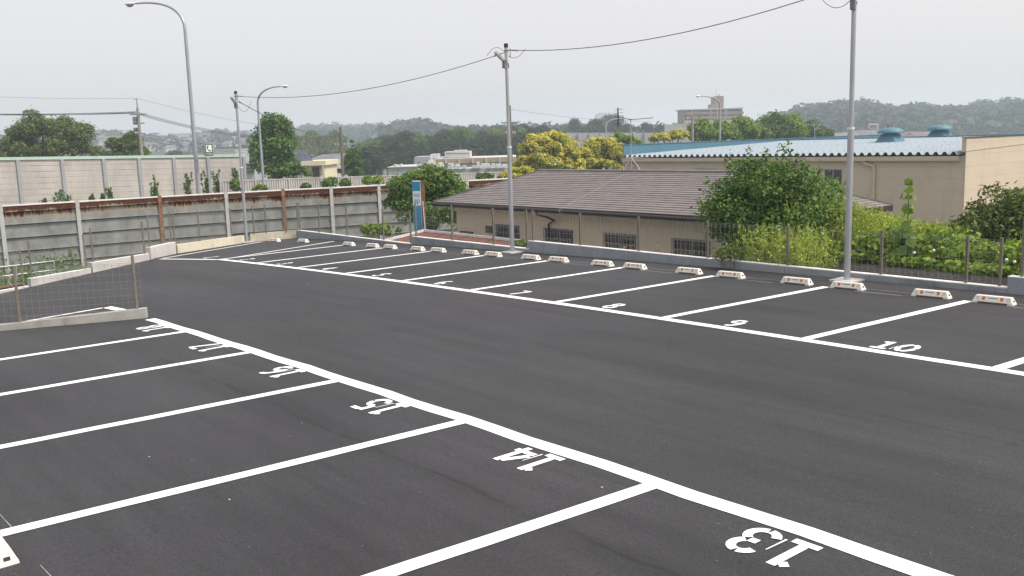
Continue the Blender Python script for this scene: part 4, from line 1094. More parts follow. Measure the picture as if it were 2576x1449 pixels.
# ================================================================== PLANTS
LM = {
 'dark': leafmat('dark_green_leaves', [(0.040, 0.083, 0.023), (0.074, 0.148, 0.036), (0.124, 0.222, 0.049), (0.184, 0.297, 0.066)], .38),
 'mid': leafmat('green_leaves', [(0.043, 0.085, 0.020), (0.083, 0.155, 0.030), (0.138, 0.232, 0.044), (0.205, 0.306, 0.063)], .3),
 'olive': leafmat('olive_leaves', [(0.057, 0.081, 0.027), (0.100, 0.143, 0.039), (0.159, 0.208, 0.054), (0.221, 0.270, 0.086)], .28),
 'bright': leafmat('bright_green_leaves', [(0.064, 0.124, 0.015), (0.131, 0.224, 0.024), (0.215, 0.324, 0.039), (0.317, 0.416, 0.067)], .35),
 'weed': leafmat('yellow_green_weeds', [(0.151, 0.226, 0.039), (0.267, 0.355, 0.062), (0.406, 0.482, 0.097), (0.533, 0.558, 0.144)], .35),
 'yellow': leafmat('cream_yellow_blossom', [(0.508, 0.411, 0.072), (0.702, 0.568, 0.121), (0.823, 0.689, 0.205), (0.605, 0.521, 0.097)], .3, .8),
 'wood': leafmat('wood_leaves', [(0.019, 0.037, 0.017), (0.034, 0.060, 0.024), (0.050, 0.082, 0.032)], .2),
 'bamboo': leafmat('bamboo_leaves', [(.075, .095, .030), (.115, .135, .045), (.15, .165, .06)], .3),
 'dry': leafmat('dry_stalks', [(.32, .25, .13), (.42, .33, .18), (.25, .19, .10)], .2),
 'hazywood': leafmat('hill_wood_leaves', [(0.012, 0.024, 0.016), (0.020, 0.035, 0.022), (0.028, 0.046, 0.029)], .2),
}
M['bark'] = simple('bark', (.085, .068, .05), .3, 6, .95, bump=.5, bscale=20, stretch=(1, 1, .2))
M['stem'] = simple('green_stem', (.12, .15, .05), .2, 6, .8, bump=0)

def unit(a): return a/np.maximum(np.linalg.norm(a, axis=-1, keepdims=True), 1e-9)
def leaves(rng, P, Nn, size, aspect=.5, fold=.12):
    """one diamond leaf per point, lying across the given normals"""
    n = len(P); Nn = unit(Nn); t = unit(np.cross(Nn, rng.normal(size=(n, 3)))); b = np.cross(Nn, t)
    L = (np.asarray(size)*rng.uniform(.65, 1.35, n))[:, None]; W = L*aspect
    mid = P - Nn*L*fold
    V = np.stack([P-t*L/2, mid+b*W/2+t*L*.06, P+t*L/2, mid-b*W/2+t*L*.06], 1).reshape(-1, 3)
    V[1::4] += Nn*L*fold*2; V[3::4] += Nn*L*fold*2
    return V, np.arange(n*4).reshape(n, 4)
def clumps(rng, c, r, K, rc, low=-.5):
    """K leaf clumps spread over the outside of an ellipsoid"""
    d = unit(rng.normal(size=(K*4, 3))); d = d[d[:, 2] > low][:K]
    rad = rng.uniform(.45, .92, len(d))[:, None]
    pos = np.array(c)+d*rad*np.array(r)
    rr = rc*rng.uniform(.45, 1.55, len(d))
    return np.concatenate([pos, np.repeat(rr[:, None], 3, 1)*np.array([1, 1, .8])], 1)
def cloud(rng, blobs, n, size, up=.45, aspect=.5, spread=.22, jit=.55, dz=-9):
    w = blobs[:, 3]**2; idx = rng.choice(len(blobs), n, p=w/w.sum()); d = unit(rng.normal(size=(n, 3))+np.array([0, 0, .25]))
    keep = d[:, 2] > dz; d = d[keep]; idx = idx[keep]; n = len(d)
    rad = 1-np.abs(rng.normal(size=n))*spread+np.abs(rng.normal(size=n))*.13+(rng.random(n) < .07)*rng.uniform(.1, .6, n)
    P = blobs[idx, :3]+d*blobs[idx, 3:]*rad[:, None]
    N_ = d*.75+np.array([0, 0, up])+rng.normal(size=(n, 3))*jit
    return leaves(rng, P, N_, size, aspect)
def plant(name, label, cat, base, blobs, n, size, mat, seed, group=None, trunk_r=.15, limbs=8, up=.45, aspect=.5, spread=.22, extra=None, exname='blossom'):
    """a tree or shrub: Empty at the base, tapered trunk with limbs, crown of leaves"""
    rng = np.random.default_rng(seed); base = np.array(base, float); blobs = blobs.copy(); blobs[:, :3] -= base
    root = empty(name, base, 0, label, cat, group)
    V, Fq = cloud(rng, blobs, n, size, up, aspect, spread)
    link('crown', np_mesh('crown', V, Fq), LM[mat], root)
    if trunk_r:
        cen = blobs[:, :3].mean(0); m = MB(); zt = max(.3, blobs[:, 2].max()*.82); cx, cy = cen[0], cen[1]
        tr = [(cx*t*t+rng.normal()*.02*zt, cy*t*t+rng.normal()*.02*zt, zt*t-.05) for t in (0, .2, .4, .6, .8, 1)]; tr[0] = (0, 0, -.1)
        m.tube(tr, [trunk_r, trunk_r*.82, trunk_r*.66, trunk_r*.48, trunk_r*.3, trunk_r*.1], 8)
        order = rng.permutation(len(blobs))[:limbs]
        for i in order:
            q = blobs[i, :3]; k = rng.integers(1, 4); p = np.array(tr[k]); midp = (p+q)/2+np.array([0, 0, .08*zt])
            m.tube([p, midp, q], [trunk_r*.42, trunk_r*.26, trunk_r*.08], 6)
        m.build('trunk', M['bark'], root)
    if extra:
        em, en, es, easp, eup = extra
        V, Fq = cloud(rng, blobs*np.array([1, 1, 1, 1.02, 1.02, 1.05]), en, es, eup, easp, .07, .45, -.05)
        # blossom and painted sunlit leaves keep to the upper outside
        keep = np.repeat(rng.random(len(Fq)) < 1.2, 4); link(exname, np_mesh(exname, V, Fq), LM[em], root)
    return root
def px_blobs(rng, lobes, D, K, rc, depth=1.0, low=-.5):
    """lobes given as (px, py, half width px, half height px) at depth D"""
    s = D/FPX; out = []
    tot = sum(l[2]*l[3] for l in lobes)
    for l in lobes:
        c = atD(l[0], l[1], D); out.append(clumps(rng, c, (l[2]*s, l[2]*s*depth, l[3]*s), max(7, int(1.7*K*l[2]*l[3]/tot)), rc*1.12*min(l[2], l[3])*s, low))
    return np.concatenate(out)
def tree_px(name, label, cat, lobes, D, K, rc, n, size, mat, seed, zbase, **kw):
    rng = np.random.default_rng(seed+900); b = px_blobs(rng, lobes, D, K, rc, kw.pop('depth', 1.0), kw.pop('low', -.5))
    cx = np.average(b[:, :2], axis=0); return plant(name, label, cat, (cx[0], cx[1], zbase), b, n, size, mat, seed, **kw)

# near, beyond the mesh fence
rng = np.random.default_rng(3)
def sph(cx, cy, cz, rx, ry, rz, K, rc, seed, low=-.6): return clumps(np.random.default_rng(seed), (cx, cy, cz), (rx, ry, rz), K, rc, low)
bb = np.concatenate([sph(*yp(1940, 470, 17.45)[:2], 1.02, 1.42, 1.15, .95, 46, .42, 1), sph(*yp(1850, 500, 17.3)[:2], .80, .85, .8, .52, 20, .32, 2), sph(*yp(2030, 500, 17.5)[:2], .80, .72, .75, .62, 20, .32, 3),
                     sph(*yp(1880, 425, 17.5)[:2], 1.55, .62, .6, .5, 12, .26, 4), sph(*yp(1975, 410, 17.6)[:2], 1.65, .65, .6, .42, 12, .24, 5), sph(*yp(1935, 560, 17.2)[:2], .35, .7, .5, .4, 10, .28, 6)])
up_ = []
for q in ((1835, 400), (1880, 385), (1925, 390), (1962, 380), (1985, 372), (2010, 405), (2060, 430), (1780, 460), (1765, 500), (2100, 470)):
    c = yp(q[0], q[1]+8, 17.45); up_.append([c[0], c[1], c[2], .10, .10, .22])
bb = np.concatenate([bb, np.array(up_)])
c0 = yp(1930, 600, 17.4)
plant('tree', 'large dense dark green tree between the house and the leafy bank', 'tree', (c0[0], c0[1], -2.7), bb, 36000, .092, 'dark', 11, trunk_r=.12, limbs=16, up=.3, aspect=.55, spread=.3, extra=('mid', 12000, .085, .55, .4), exname='lit_top_leaves')  # lighter leaf shell on top puts the sunlit crown into the colour
rb_ = np.concatenate([sph(*yp(2500, 525, 19.5)[:2], .72, .95, .8, .48, 26, .27, 21), sph(*yp(2440, 550, 19.2)[:2], .52, .5, .5, .26, 12, .2, 22), sph(*yp(2570, 490, 19.8)[:2], .95, .75, .7, .42, 14, .25, 23), sph(*yp(2680, 500, 19.5)[:2], .85, 1.2, 1, .7, 20, .3, 24)])
c0 = yp(2520, 600, 19.6)
plant('tree', 'spreading dark leaved tree in front of the sunlit factory wall', 'tree', (c0[0], c0[1], 0), rb_, 14000, .105, 'olive', 12, trunk_r=.08, limbs=14, up=.1, aspect=.42)
tree_px('tree', 'round bushy green tree behind the pillar sign', 'tree', [(1075, 468, 75, 46), (1025, 490, 48, 42), (1130, 478, 45, 38), (1060, 520, 90, 40), (1110, 545, 60, 40)], 39, 90, .46, 22000, .15, 'mid', 31, -2.75, trunk_r=.18, limbs=12)

def stuff(name, label, cat, V, Fq, mat):
    o = link(name, np_mesh(name, V, Fq), LM[mat]); return tag(o, label, cat, kind='stuff')
def weeds(name, label, pts, hs, seed, mat, leaf, per, lean=.12, wid=.05, cat='weeds'):
    rng = np.random.default_rng(seed); n = len(pts); Vs, Fs = [], []; k0 = 0
    d = np.stack([rng.normal(size=n)*lean, rng.normal(size=n)*lean, np.ones(n)], 1)
    t = rng.uniform(.12, 1.0, (n, per)); P = pts[:, None, :]+d[:, None, :]*hs[:, None, None]*t[..., None]+rng.normal(size=(n, per, 3))*np.array([wid, wid, .03])*(1.15-t[..., None])
    P = P.reshape(-1, 3); Nn = rng.normal(size=P.shape)*.8+np.array([.1, -.2, .5])
    V, Fq = leaves(rng, P, Nn, leaf*np.ones(len(P)), .38)
    s = np.cross(d, np.array([_F[0], _F[1], 0])); s = unit(s)*.006
    A = pts; B = pts+d*hs[:, None]; SV = np.stack([A-s, A+s, B+s*.4, B-s*.4], 1).reshape(-1, 3)
    V = np.concatenate([V, SV]); Fq = np.concatenate([Fq, np.arange(n*4).reshape(n, 4)+len(P)*4])
    return stuff(name, label, cat, V, Fq, mat)
def scatter(seed, n, P, Q, R_, S_, zf):
    """random points in the quad P Q R S"""
    rng = np.random.default_rng(seed); u, v = rng.random(n), rng.random(n); P, Q, R_, S_ = map(np.array, (P, Q, R_, S_))
    xy = (P[None]*(1-u)[:, None]+Q[None]*u[:, None])*(1-v)[:, None]+(S_[None]*(1-u)[:, None]+R_[None]*u[:, None])*v[:, None]
    return np.concatenate([xy, np.array([zf(*q) for q in xy])[:, None]], 1), rng
pts, r_ = scatter(41, 3000, (-12.2, 16.95), (-8.9, 17.2), (-8.3, 20.2), (-13.0, 19.6), lambda x, y: .02 if x > -11.7 else -.4)
hh = r_.uniform(.7, 1.4, len(pts))*np.clip(1.1-.22*(pts[:, 0]+12), .62, 1.12)*np.clip(1.25-.16*(pts[:, 1]-17), .7, 1.1); hh = np.where(pts[:, 0] < -11.7, hh*1.3, hh)
weeds('weeds', 'tall yellow green weeds between the dark tree and the pole behind bay 8', pts, hh, 42, 'weed', .066, 19, .16, .07)
pts, r_ = scatter(45, 620, (-11.95, 16.0), (-10.4, 16.0), (-10.4, 16.62), (-12.2, 16.9), lambda x, y: -.5)
weeds('weeds', 'yellow green weeds at the foot of the large dark tree behind the fence', pts, r_.uniform(.7, 1.45, len(pts)), 46, 'weed', .07, 26, .24, .10)
pts, r_ = scatter(43, 1500, (-8.6, 17.9), (-2, 17.6), (1, 26), (-7.5, 26), lambda x, y: .03)
weeds('weeds', 'pale grass under the spreading tree at the right', pts, r_.uniform(.3, .72, len(pts)), 44, 'weed', .07, 14, .25, .08)
# broad leaved bank
rng = np.random.default_rng(51); n = 15000; u = rng.random(n)
x = -11.5+13.5*u; y = 16.85+rng.random(n)**1.3*1.5-(x+11)*.028; hz = (.55+.1*np.sin(x*1.9)+.08*np.sin(x*5.1+1)+rng.normal(size=n)*.05)*np.clip((y-16.70)/.35, .35, 1)
fr_u = rng.random(n); z = .10+hz*(1-np.abs(rng.normal(size=n))*.33)
P = np.stack([x, y-.12*(z < .35), z], 1); Nn = np.stack([rng.normal(size=n)*.45, -.35+rng.normal(size=n)*.45, .75+rng.normal(size=n)*.35], 1)
V, Fq = leaves(rng, P, Nn, .125*np.ones(n), .68, .1)
stuff('leafy_bank', 'thick bank of bright broad leaves above the dark garden wall', 'ground cover', V, Fq, 'bright')
# flower heads showing pale among them
def flower(px, py, label):
    c = yp(px, py, 16.72); m = MB(); m.lathe((0, 0, 0), [(.01, -.02), (.022, -.01), (.03, .01), (.022, .028), (.006, .034)], 8); o = m.build('flower_head', M['stop']); o.location = tuple(c); tag(o, label, 'flower', 'pale flower heads in the leafy bank')
for q in ((2300, 637), (2349, 631), (2532, 655), (2552, 660)): flower(*q, 'round pale flower head among the broad leaves')
# tall sapling with big leaves
c0 = yp(2281, 600, 16.98); c1 = yp(2279, 462, 16.98)
sp = empty('sapling', (c0[0], c0[1], .03), 0, 'tall sapling with big heart shaped leaves above the weeds by the pole', 'sapling')
Hs = float(c1[2]); m = MB(); m.tube([(0, 0, 0), (.01, 0, Hs*.5), (0, .01, Hs)], [.014, .011, .006], 6); m.build('stem', M['stem'], sp)
rng = np.random.default_rng(61); kk = 44; t = np.concatenate([rng.uniform(.0, .52, 24), rng.uniform(.6, 1.0, kk-24)]); a = rng.uniform(0, 6.28, kk); rr = np.where(t < .5, .20, .09)*rng.uniform(.5, 1.2, kk)
P = np.stack([np.cos(a)*rr, np.sin(a)*rr, t*Hs+.05], 1); Nn = np.stack([np.cos(a)*.6, np.sin(a)*.6-.3, .6*np.ones(kk)], 1)+rng.normal(size=(kk, 3))*.25
V, Fq = leaves(rng, P, Nn, np.where(t < .5, .30, .17), .85, .1)
for i in range(kk):
    link('leaf', np_mesh('leaf', V[i*4:i*4+4], np.array([[0, 1, 2, 3]])), LM['mid'] if t[i] < .6 else LM['bright'], sp)
# dry reeds against the house
def reed(px, Y, h, label, seed):
    rng = np.random.default_rng(seed); c = yp(px, 640, Y); root = empty('dry_reed', (c[0], c[1], -1.2), 0, label, 'reed', 'dry reeds below the house windows')
    m = MB()
    for k in range(4):
        a = rng.uniform(0, 6.28); l = h*rng.uniform(.7, 1); m.tube([(0, 0, 0), (math.cos(a)*.05, math.sin(a)*.05, l*.6), (math.cos(a)*.16, math.sin(a)*.12, l)], [.008, .007, .003], 5)
    m.build('stalk', LM['dry'], root)
    k = 22; P = np.stack([rng.normal(size=k)*.10, rng.normal(size=k)*.08, rng.uniform(.35, 1, k)*h], 1); V, Fq = leaves(rng, P, rng.normal(size=(k, 3))*np.array([1, 1, .3]), .22*np.ones(k), .12); link('blade', np_mesh('blade', V, Fq), LM['dry'], root)
reed(1652, 17.6, 1.35, 'dry straw coloured reed before the tan wall between two grilled windows', 71)
reed(1722, 17.3, 1.2, 'dry reed in front of the grilled window nearest the dark tree', 72)
reed(1581, 17.8, 1.15, 'dry reed in front of the third grilled window', 73)
# growth at the foot of the steel wall
pts, r_ = scatter(81, 520, (-33.0, 8.6), (-30.6, 1.5), (-38.5, 1.5), (-39.2, 9.6), lambda x, y: -2.4)
weeds('weeds', 'green creepers and weeds below the steel wall beside the ramp', pts, r_.uniform(.7, 1.65, len(pts)), 82, 'mid', .12, 26, .16, .12)
tree_px('shrub', 'bright low shrub at the end of the steel wall beside the lean-to roof', 'shrub', [(940, 577, 38, 16), (985, 582, 26, 12)], 36.5, 18, .45, 2600, .12, 'bright', 91, -2.7, trunk_r=.04, limbs=6)
tree_px('shrub', 'small dark shrub behind the kerb next to the pole behind bay 4', 'shrub', [(1308, 614, 18, 9)], 27.0, 9, .5, 700, .1, 'mid', 92, -2.7, trunk_r=.03, limbs=4)
tree_px('shrub', 'twiggy grey green shrub at the right end of the house wall', 'shrub', [(1840, 640, 45, 26)], 19.4, 16, .4, 900, .06, 'olive', 93, -2.0, trunk_r=.03, limbs=8)

# vines and bushes before the noise barrier
Z1 = lambda x, y: (x*.3106*.78922, (250+y*.3106)*.78922)
VN = [(430, 1255, 60, 30, 'low bushy vine before the noise barrier, left of the big vine'), (640, 1205, 95, 60, 'widest bushy vine before the noise barrier'), (945, 1225, 35, 45, 'small vine before the third bay of the noise barrier'), (1040, 1215, 30, 45, 'small upright vine beside a grey barrier post'), (1130, 1190, 32, 70, 'narrow vine right of a grey barrier post'),
      (1590, 1110, 48, 115, 'tall sparse vine midway along the noise barrier'), (1940, 1090, 45, 120, 'tall vine leaning left of the street lamp'), (2110, 1070, 42, 140, 'tall vine just right of the street lamp'), (2210, 1060, 75, 140, 'tall spreading vine under the telephone sign'), (2420, 985, 40, 75, 'vine at the right end of the noise barrier')]
for i, (x, y, w, h, lab) in enumerate(VN):
    px, py = Z1(x, y); k = .3106*.78922; D = 74 if i < 9 else 80; sc_ = D/FPX; rng = np.random.default_rng(100+i)
    c = atD(px, py+h*k, D); tp = atD(px, py-h*k, D); root = empty('climbing_vine', (c[0], c[1], -2.6), 0, lab, 'vine', 'vines before the noise barrier')
    Hh = tp[2]+2.6; z0 = c[2]+2.6-.6; W_ = w*k*sc_; ns = 5 if h > 80 else 7; m = MB(); P = []
    for q in range(ns):
        a = rng.uniform(-1, 1); top = Hh*(rng.uniform(.72, 1.0) if q else 1.0) if h > 80 else z0+(Hh-z0)*rng.uniform(.5, 1.05)
        r2 = np.array([_R[0], _R[1]])*a*W_; pts_ = [(r2[0]*t*.9+rng.normal()*.05, r2[1]*t*.9+rng.normal()*.05, z0*.2+(top-z0*.2)*t) for t in np.linspace(0, 1, 7)]
        m.tube(pts_, [.03, .028, .024, .02, .016, .012, .006], 5)
        for t in rng.uniform(.25, 1, int(95 if h > 80 else 80)):
            f = t*6; b_ = int(min(5, f)); p0, p1 = np.array(pts_[b_]), np.array(pts_[b_+1]); P.append(p0+(p1-p0)*(f-b_)+rng.normal(size=3)*np.array([1, 1, .8])*W_*(.34*(1.25-t)))
    m.build('stem', M['bark'], root); P = np.array(P); V, Fq = leaves(rng, P, rng.normal(size=P.shape)+np.array([.4, -.3, .4]), .20*np.ones(len(P)), .6); link('leaves', np_mesh('leaves', V, Fq), LM['mid' if i % 2 else 'olive'], root)
# bushes at the ribbed fence
for px, py, w, h, lab, s in [(833, 461, 24, 13, 'leaf covered bush on the ribbed fence below the slim brown pole', 1), (868, 463, 14, 11, 'second bush on the ribbed fence, right of the leaf covered one', 2), (938, 455, 34, 14, 'wide bright bush at the ribbed fence beside the tree with the pillar sign', 3), (767, 470, 14, 8, 'dead looking creeper on the ribbed fence', 4), (655, 473, 22, 8, 'low bright weeds at the foot of the second street lamp', 5), (1218, 444, 22, 9, 'dark bush at the ribbed fence left of the pole', 6), (590, 470, 12, 22, 'creeper hanging at the left end of the ribbed fence', 7)]:
    tree_px('shrub', lab, 'shrub', [(px, py, w, h)], 70, 14, .42, 700, .22, 'bright' if s in (3, 5) else 'mid', 130+s, -2.6, trunk_r=.05, limbs=6)

# trees beyond the expressway
tree_px('tree', 'large spreading tree behind the noise barrier left of the transformer pole', 'tree', [(45, 350, 42, 34), (95, 325, 45, 36), (155, 325, 42, 34), (205, 345, 38, 34), (60, 385, 70, 28), (150, 378, 75, 32), (225, 385, 40, 22), (-30, 385, 50, 30)], 97, 130, .40, 24000, .27, 'olive', 151, -2.75, trunk_r=.4, limbs=16)
tree_px('tree', 'smaller patchy tree right behind the transformer pole', 'tree', [(300, 365, 26, 20), (335, 358, 20, 24), (350, 385, 25, 16), (290, 388, 30, 14)], 99, 50, .45, 6500, .26, 'olive', 152, -2.75, trunk_r=.22, limbs=10)
tree_px('tree', 'tall dark column shaped tree behind the second street lamp', 'tree', [(690, 325, 40, 36), (690, 370, 52, 40), (690, 415, 58, 40), (662, 345, 26, 26), (720, 350, 26, 28)], 86, 110, .36, 16000, .30, 'dark', 153, -2.75, trunk_r=.35, limbs=16)
tree_px('tree', 'loose green tree in front of the solar panel house', 'tree', [(735, 430, 30, 17), (763, 434, 16, 12)], 84, 28, .4, 2600, .3, 'mid', 154, -2.75, trunk_r=.14, limbs=8)
tree_px('tree', 'pointed dark conifer beside the slim brown pole', 'tree', [(886, 365, 7, 16), (886, 390, 18, 18), (884, 412, 28, 18), (882, 432, 36, 16)], 108, 70, .34, 6500, .30, 'dark', 155, -4, trunk_r=.2, limbs=8, up=0, aspect=.35)
tree_px('tree', 'pale rounded tree right of the dark conifer', 'tree', [(930, 402, 27, 26), (930, 425, 32, 18)], 165, 36, .4, 3600, .5, 'wood', 156, -6, trunk_r=.3, limbs=8)
# flowering trees
Y = [('tree', 'largest tree covered in cream yellow blossom, behind the left of the brown roof', [(1345, 375, 42, 36), (1395, 368, 40, 34), (1365, 410, 70, 36), (1425, 395, 34, 46), (1330, 425, 42, 26), (1440, 425, 40, 28)], 74, 120, 17000, 9500, 161, -2.75),
     ('tree', 'yellow blossoming tree between the largest one and the blue factory', [(1505, 372, 38, 26), (1540, 385, 36, 32), (1485, 400, 46, 34), (1525, 412, 50, 26), (1465, 412, 36, 28)], 79, 90, 12000, 7500, 162, -2.75),
     ('tree', 'small yellow blossoming tree at the far end of the steel wall', [(1272, 448, 20, 15), (1300, 440, 22, 18), (1320, 436, 30, 16)], 50, 36, 4200, 2600, 163, -2.75),
     ('tree', 'low yellow flowering tree behind the blue parapet', [(1665, 348, 36, 13), (1705, 342, 30, 16)], 112, 40, 4500, 2600, 164, -2.75)]
for nm, lab, lob, D, K, n, en, s, zb in Y:
    sz = .27 if D > 60 else .2
    tree_px(nm, lab, 'tree', lob, D, int(K*1.6), .27, int(n*1.0), sz, 'weed', s, zb, trunk_r=.28, limbs=10, extra=('yellow', int(en*2.6), sz*.9, .30, .35))
tree_px('tree', 'small plain green tree between the two yellow ones by the blue parapet', 'tree', [(1558, 352, 24, 14), (1590, 358, 20, 12)], 108, 24, .4, 2400, .34, 'bright', 165, -2.75, trunk_r=.16, limbs=6)
# green trees behind the factory
GT = [(1765, 330, 30, 24, 'bright', 'green tree right beside the grey pole behind the factory'), (1815, 333, 38, 26, 'bright', 'light green tree below the brick apartment block'), (1870, 325, 36, 28, 'bright', 'green tree under the right end of the brick apartment block'), (1905, 335, 36, 24, 'olive', 'olive green tree in the row behind the factory roof'), (1945, 318, 34, 32, 'mid', 'dark tree rising highest in the row behind the factory roof'),
      (1990, 318, 36, 32, 'bright', 'feathery yellow green tree right of the dark highest one'), (1965, 340, 30, 18, 'bright', 'fresh light green tree low in the row behind the factory'), (2030, 330, 38, 24, 'mid', 'green tree under the wide television aerial'), (2065, 338, 30, 16, 'olive', 'low tree at the right end of the row behind the factory')]
for i, (x, y, w, h, mt, lab) in enumerate(GT):
    tree_px('tree', lab, 'tree', [(x, y, w, h), (x-w*.4, y+h*.5, w*.8, h*.8), (x+w*.4, y+h*.4, w*.7, h*.7), (x+w*.2, y-h*.5, w*.5, h*.5)], 118+i*3, 60, .36, 6500, .36, mt, 170+i, -2.75, group='green trees behind the factory', trunk_r=.25, limbs=8)

# ================================================================== THE FAR VIEW
M['hillsoil'] = simple('wooded_hill', (.035, .05, .024), .3, .05, .95, bump=0)
def prof_y(prof, x):
    for (xa, ya), (xb, yb) in zip(prof[:-1], prof[1:]):
        if xa <= x <= xb: return ya+(yb-ya)*(x-xa)/(xb-xa)
    return prof[0][1] if x < prof[0][0] else prof[-1][1]
def hill(prof, ybase, D0, D1, sink=0.0, mat='hillsoil'):
    """a slope from depth D0 up to the skyline at D1, then down behind"""
    xs = np.arange(prof[0][0], prof[-1][0]+1, 6.0); m = MB(); rowsv = []
    def pos(x, t):
        a = atD(x, ybase, D0); b = atD(x, prof_y(prof, x), D1); p = a+(b-a)*t; p[2] = a[2]+(b[2]-a[2])*(t**.8)-sink*t; return p
    ts = [0, .25, .5, .75, 1.0]
    grid = [[pos(x, t) for t in ts]+[pos(x, 1.0)*np.array([1.25, 1.25, 0])+np.array([0, 0, -10])] for x in xs]
    for g in grid: g.insert(0, np.array([g[0][0], g[0][1], -14.0]))
    for i in range(len(xs)-1):
        for j in range(len(grid[0])-1): m.face([grid[i][j], grid[i+1][j], grid[i+1][j+1], grid[i][j+1]])
    tag(m.build('hill', M[mat]), kind='structure'); return pos
def forest(name, label, pos, prof, n, r, q, mat, seed, t0=0.0, t1=1.0):
    rng = np.random.default_rng(seed); xs = rng.uniform(prof[0][0], prof[-1][0], n); ts = t0+(t1-t0)*rng.random(n)**.7
    C = np.array([pos(x, t) for x, t in zip(xs, ts)]); R_ = r*rng.uniform(.4, 1.5, n)
    C[:, 2] += R_*.15
    d = unit(rng.normal(size=(n, q, 3))+np.array([0, 0, .5])); rad = 1-np.abs(rng.normal(size=(n, q, 1)))*.2
    sc = np.stack([R_, R_, R_*rng.uniform(.8, 1.15, n)], 1)[:, None, :]
    P = (C[:, None, :]+d*rad*sc).reshape(-1, 3); Nn = (d+rng.normal(size=d.shape)*.45+np.array([0, 0, .3])).reshape(-1, 3)
    V, Fq = leaves(rng, P, Nn, np.repeat(R_*.52, q), .75); stuff(name, label, 'forest', V, Fq, mat)
pr = [(1960, 304), (1979, 296), (2015, 280), (2050, 270), (2085, 269), (2116, 268), (2145, 268), (2177, 263), (2212, 275), (2244, 281), (2285, 276), (2320, 270), (2350, 276), (2381, 279), (2420, 274), (2459, 270), (2500, 265), (2533, 262), (2580, 257), (2720, 252)]
ph = hill(pr, 350, 480, 720, 4.0); forest('hill_wood', 'dense wood covering the hill behind the factory', ph, pr, 1100, 5.8, 46, 'hazywood', 201)
pa = [(640, 340), (690, 336), (746, 332), (800, 328), (840, 326), (870, 328), (905, 329), (920, 325), (960, 321), (1000, 324), (1020, 331), (1060, 338)]
phh = hill(pa, 362, 760, 1050, 4.0); forest('hill_wood', 'pale hazy wooded ridge left of the round wooded hill', phh, pa, 420, 7, 40, 'hazywood', 202)
pb = [(960, 342), (979, 333), (1006, 322), (1042, 316), (1067, 312), (1091, 320), (1106, 328), (1140, 336), (1180, 336), (1300, 334), (1420, 332), (1500, 326)]
phb = hill(pb, 352, 560, 760, 4.0); forest('hill_wood', 'round wooded hill above the dark middle wood', phb, pb, 460, 6, 42, 'hazywood', 203)
pl = [(-60, 352), (60, 356), (150, 352), (247, 350), (267, 339), (289, 335), (319, 344), (380, 352), (453, 354), (510, 345), (539, 338), (588, 338), (631, 341), (700, 344), (760, 350)]
pht = hill(pl, 392, 560, 1250, 2.0); forest('hill_wood', 'scattered hazy trees among the far hillside houses', pht, pl, 560, 6.0, 34, 'hazywood', 204, .0, 1.0)
pc = [(1180, 338), (1260, 336), (1420, 334), (1500, 330), (1600, 330), (1700, 322), (1900, 318), (1990, 310)]
phc = hill(pc, 356, 420, 560, 3.0); forest('hill_wood', 'low hazy wood behind the far concrete barrier', phc, pc, 260, 4.5, 40, 'hazywood', 205)

# the dark middle wood, tree by tree
def crown_kind(mat, seed, K=34, n=1900):
    rng = np.random.default_rng(seed); b = clumps(rng, (0, 0, 0), (1, 1, .95), K, .36, -.7); V, Fq = cloud(rng, b, n, .16, .4, .6); return np_mesh('crown', V, Fq)
KM = {('wood', k): crown_kind('wood', 300+k) for k in range(3)}
KM.update({('mid', k): crown_kind('mid', 310+k) for k in range(2)}); KM.update({('olive', k): crown_kind('olive', 320+k) for k in range(2)})
for (mt, k), me in KM.items(): me.materials.append(LM[mt])
tm = MB(); tm.tube([(0, 0, 0), (.02, .01, .5), (0, 0, 1)], [.05, .035, .015], 7)
for a in (0.4, 2.2, 4.1): tm.tube([(0, 0, .55), (math.cos(a)*.12, math.sin(a)*.12, .75), (math.cos(a)*.22, math.sin(a)*.22, .95)], [.02, .013, .005], 5)
TRK = tm.data('trunk'); TRK.materials.append(M['bark'])
def far_tree(px, ytop, halfw, halfh, D, mt, label, group, zbase=-9.8):
    s = D/FPX; c = atD(px, ytop+halfh, D); root = empty('tree', (c[0], c[1], zbase), 0, label, 'tree', group)
    k = rnd.randrange(3 if mt == 'wood' else 2)
    cr = link('crown', KM[(mt, k)], None, root); cr.location = (0, 0, c[2]-zbase); cr.scale = (halfw*s, halfw*s, halfh*s); cr.rotation_euler = (0, 0, rnd.uniform(0, 6.28))
    tk = link('trunk', TRK, None, root); hh = c[2]-zbase; tk.scale = (hh*.55, hh*.55, hh)
pw = [(890, 372), (915, 356), (934, 346), (969, 339), (1005, 334), (1037, 329), (1067, 338), (1099, 343), (1111, 330), (1140, 324), (1165, 318), (1184, 322), (1210, 330), (1240, 314), (1280, 318), (1311, 314), (1345, 318), (1380, 322), (1410, 328), (1430, 338)]
LW1 = 'dark leafy tree of the middle wood behind the white buildings'; GW1 = 'trees of the middle wood'
x = 900.0
while x < 1430:
    yt = prof_y(pw, x); D = rnd.uniform(225, 265); mt = 'olive' if (x < 1000 and rnd.random() < .1) or (1195 < x < 1275 and rnd.random() < .55) else ('mid' if rnd.random() < .22 else 'wood')
    far_tree(x, yt+rnd.uniform(-2, 5), rnd.uniform(17, 27), rnd.uniform(20, 28), D, mt, {'wood': LW1, 'mid': 'fresher green tree standing among the dark ones of the middle wood', 'olive': 'yellowish tree of the middle wood beside the dark leafy ones'}[mt], {'wood': GW1, 'mid': 'fresher green trees of the middle wood', 'olive': 'yellowish trees of the middle wood'}[mt]); x += rnd.uniform(11, 18)
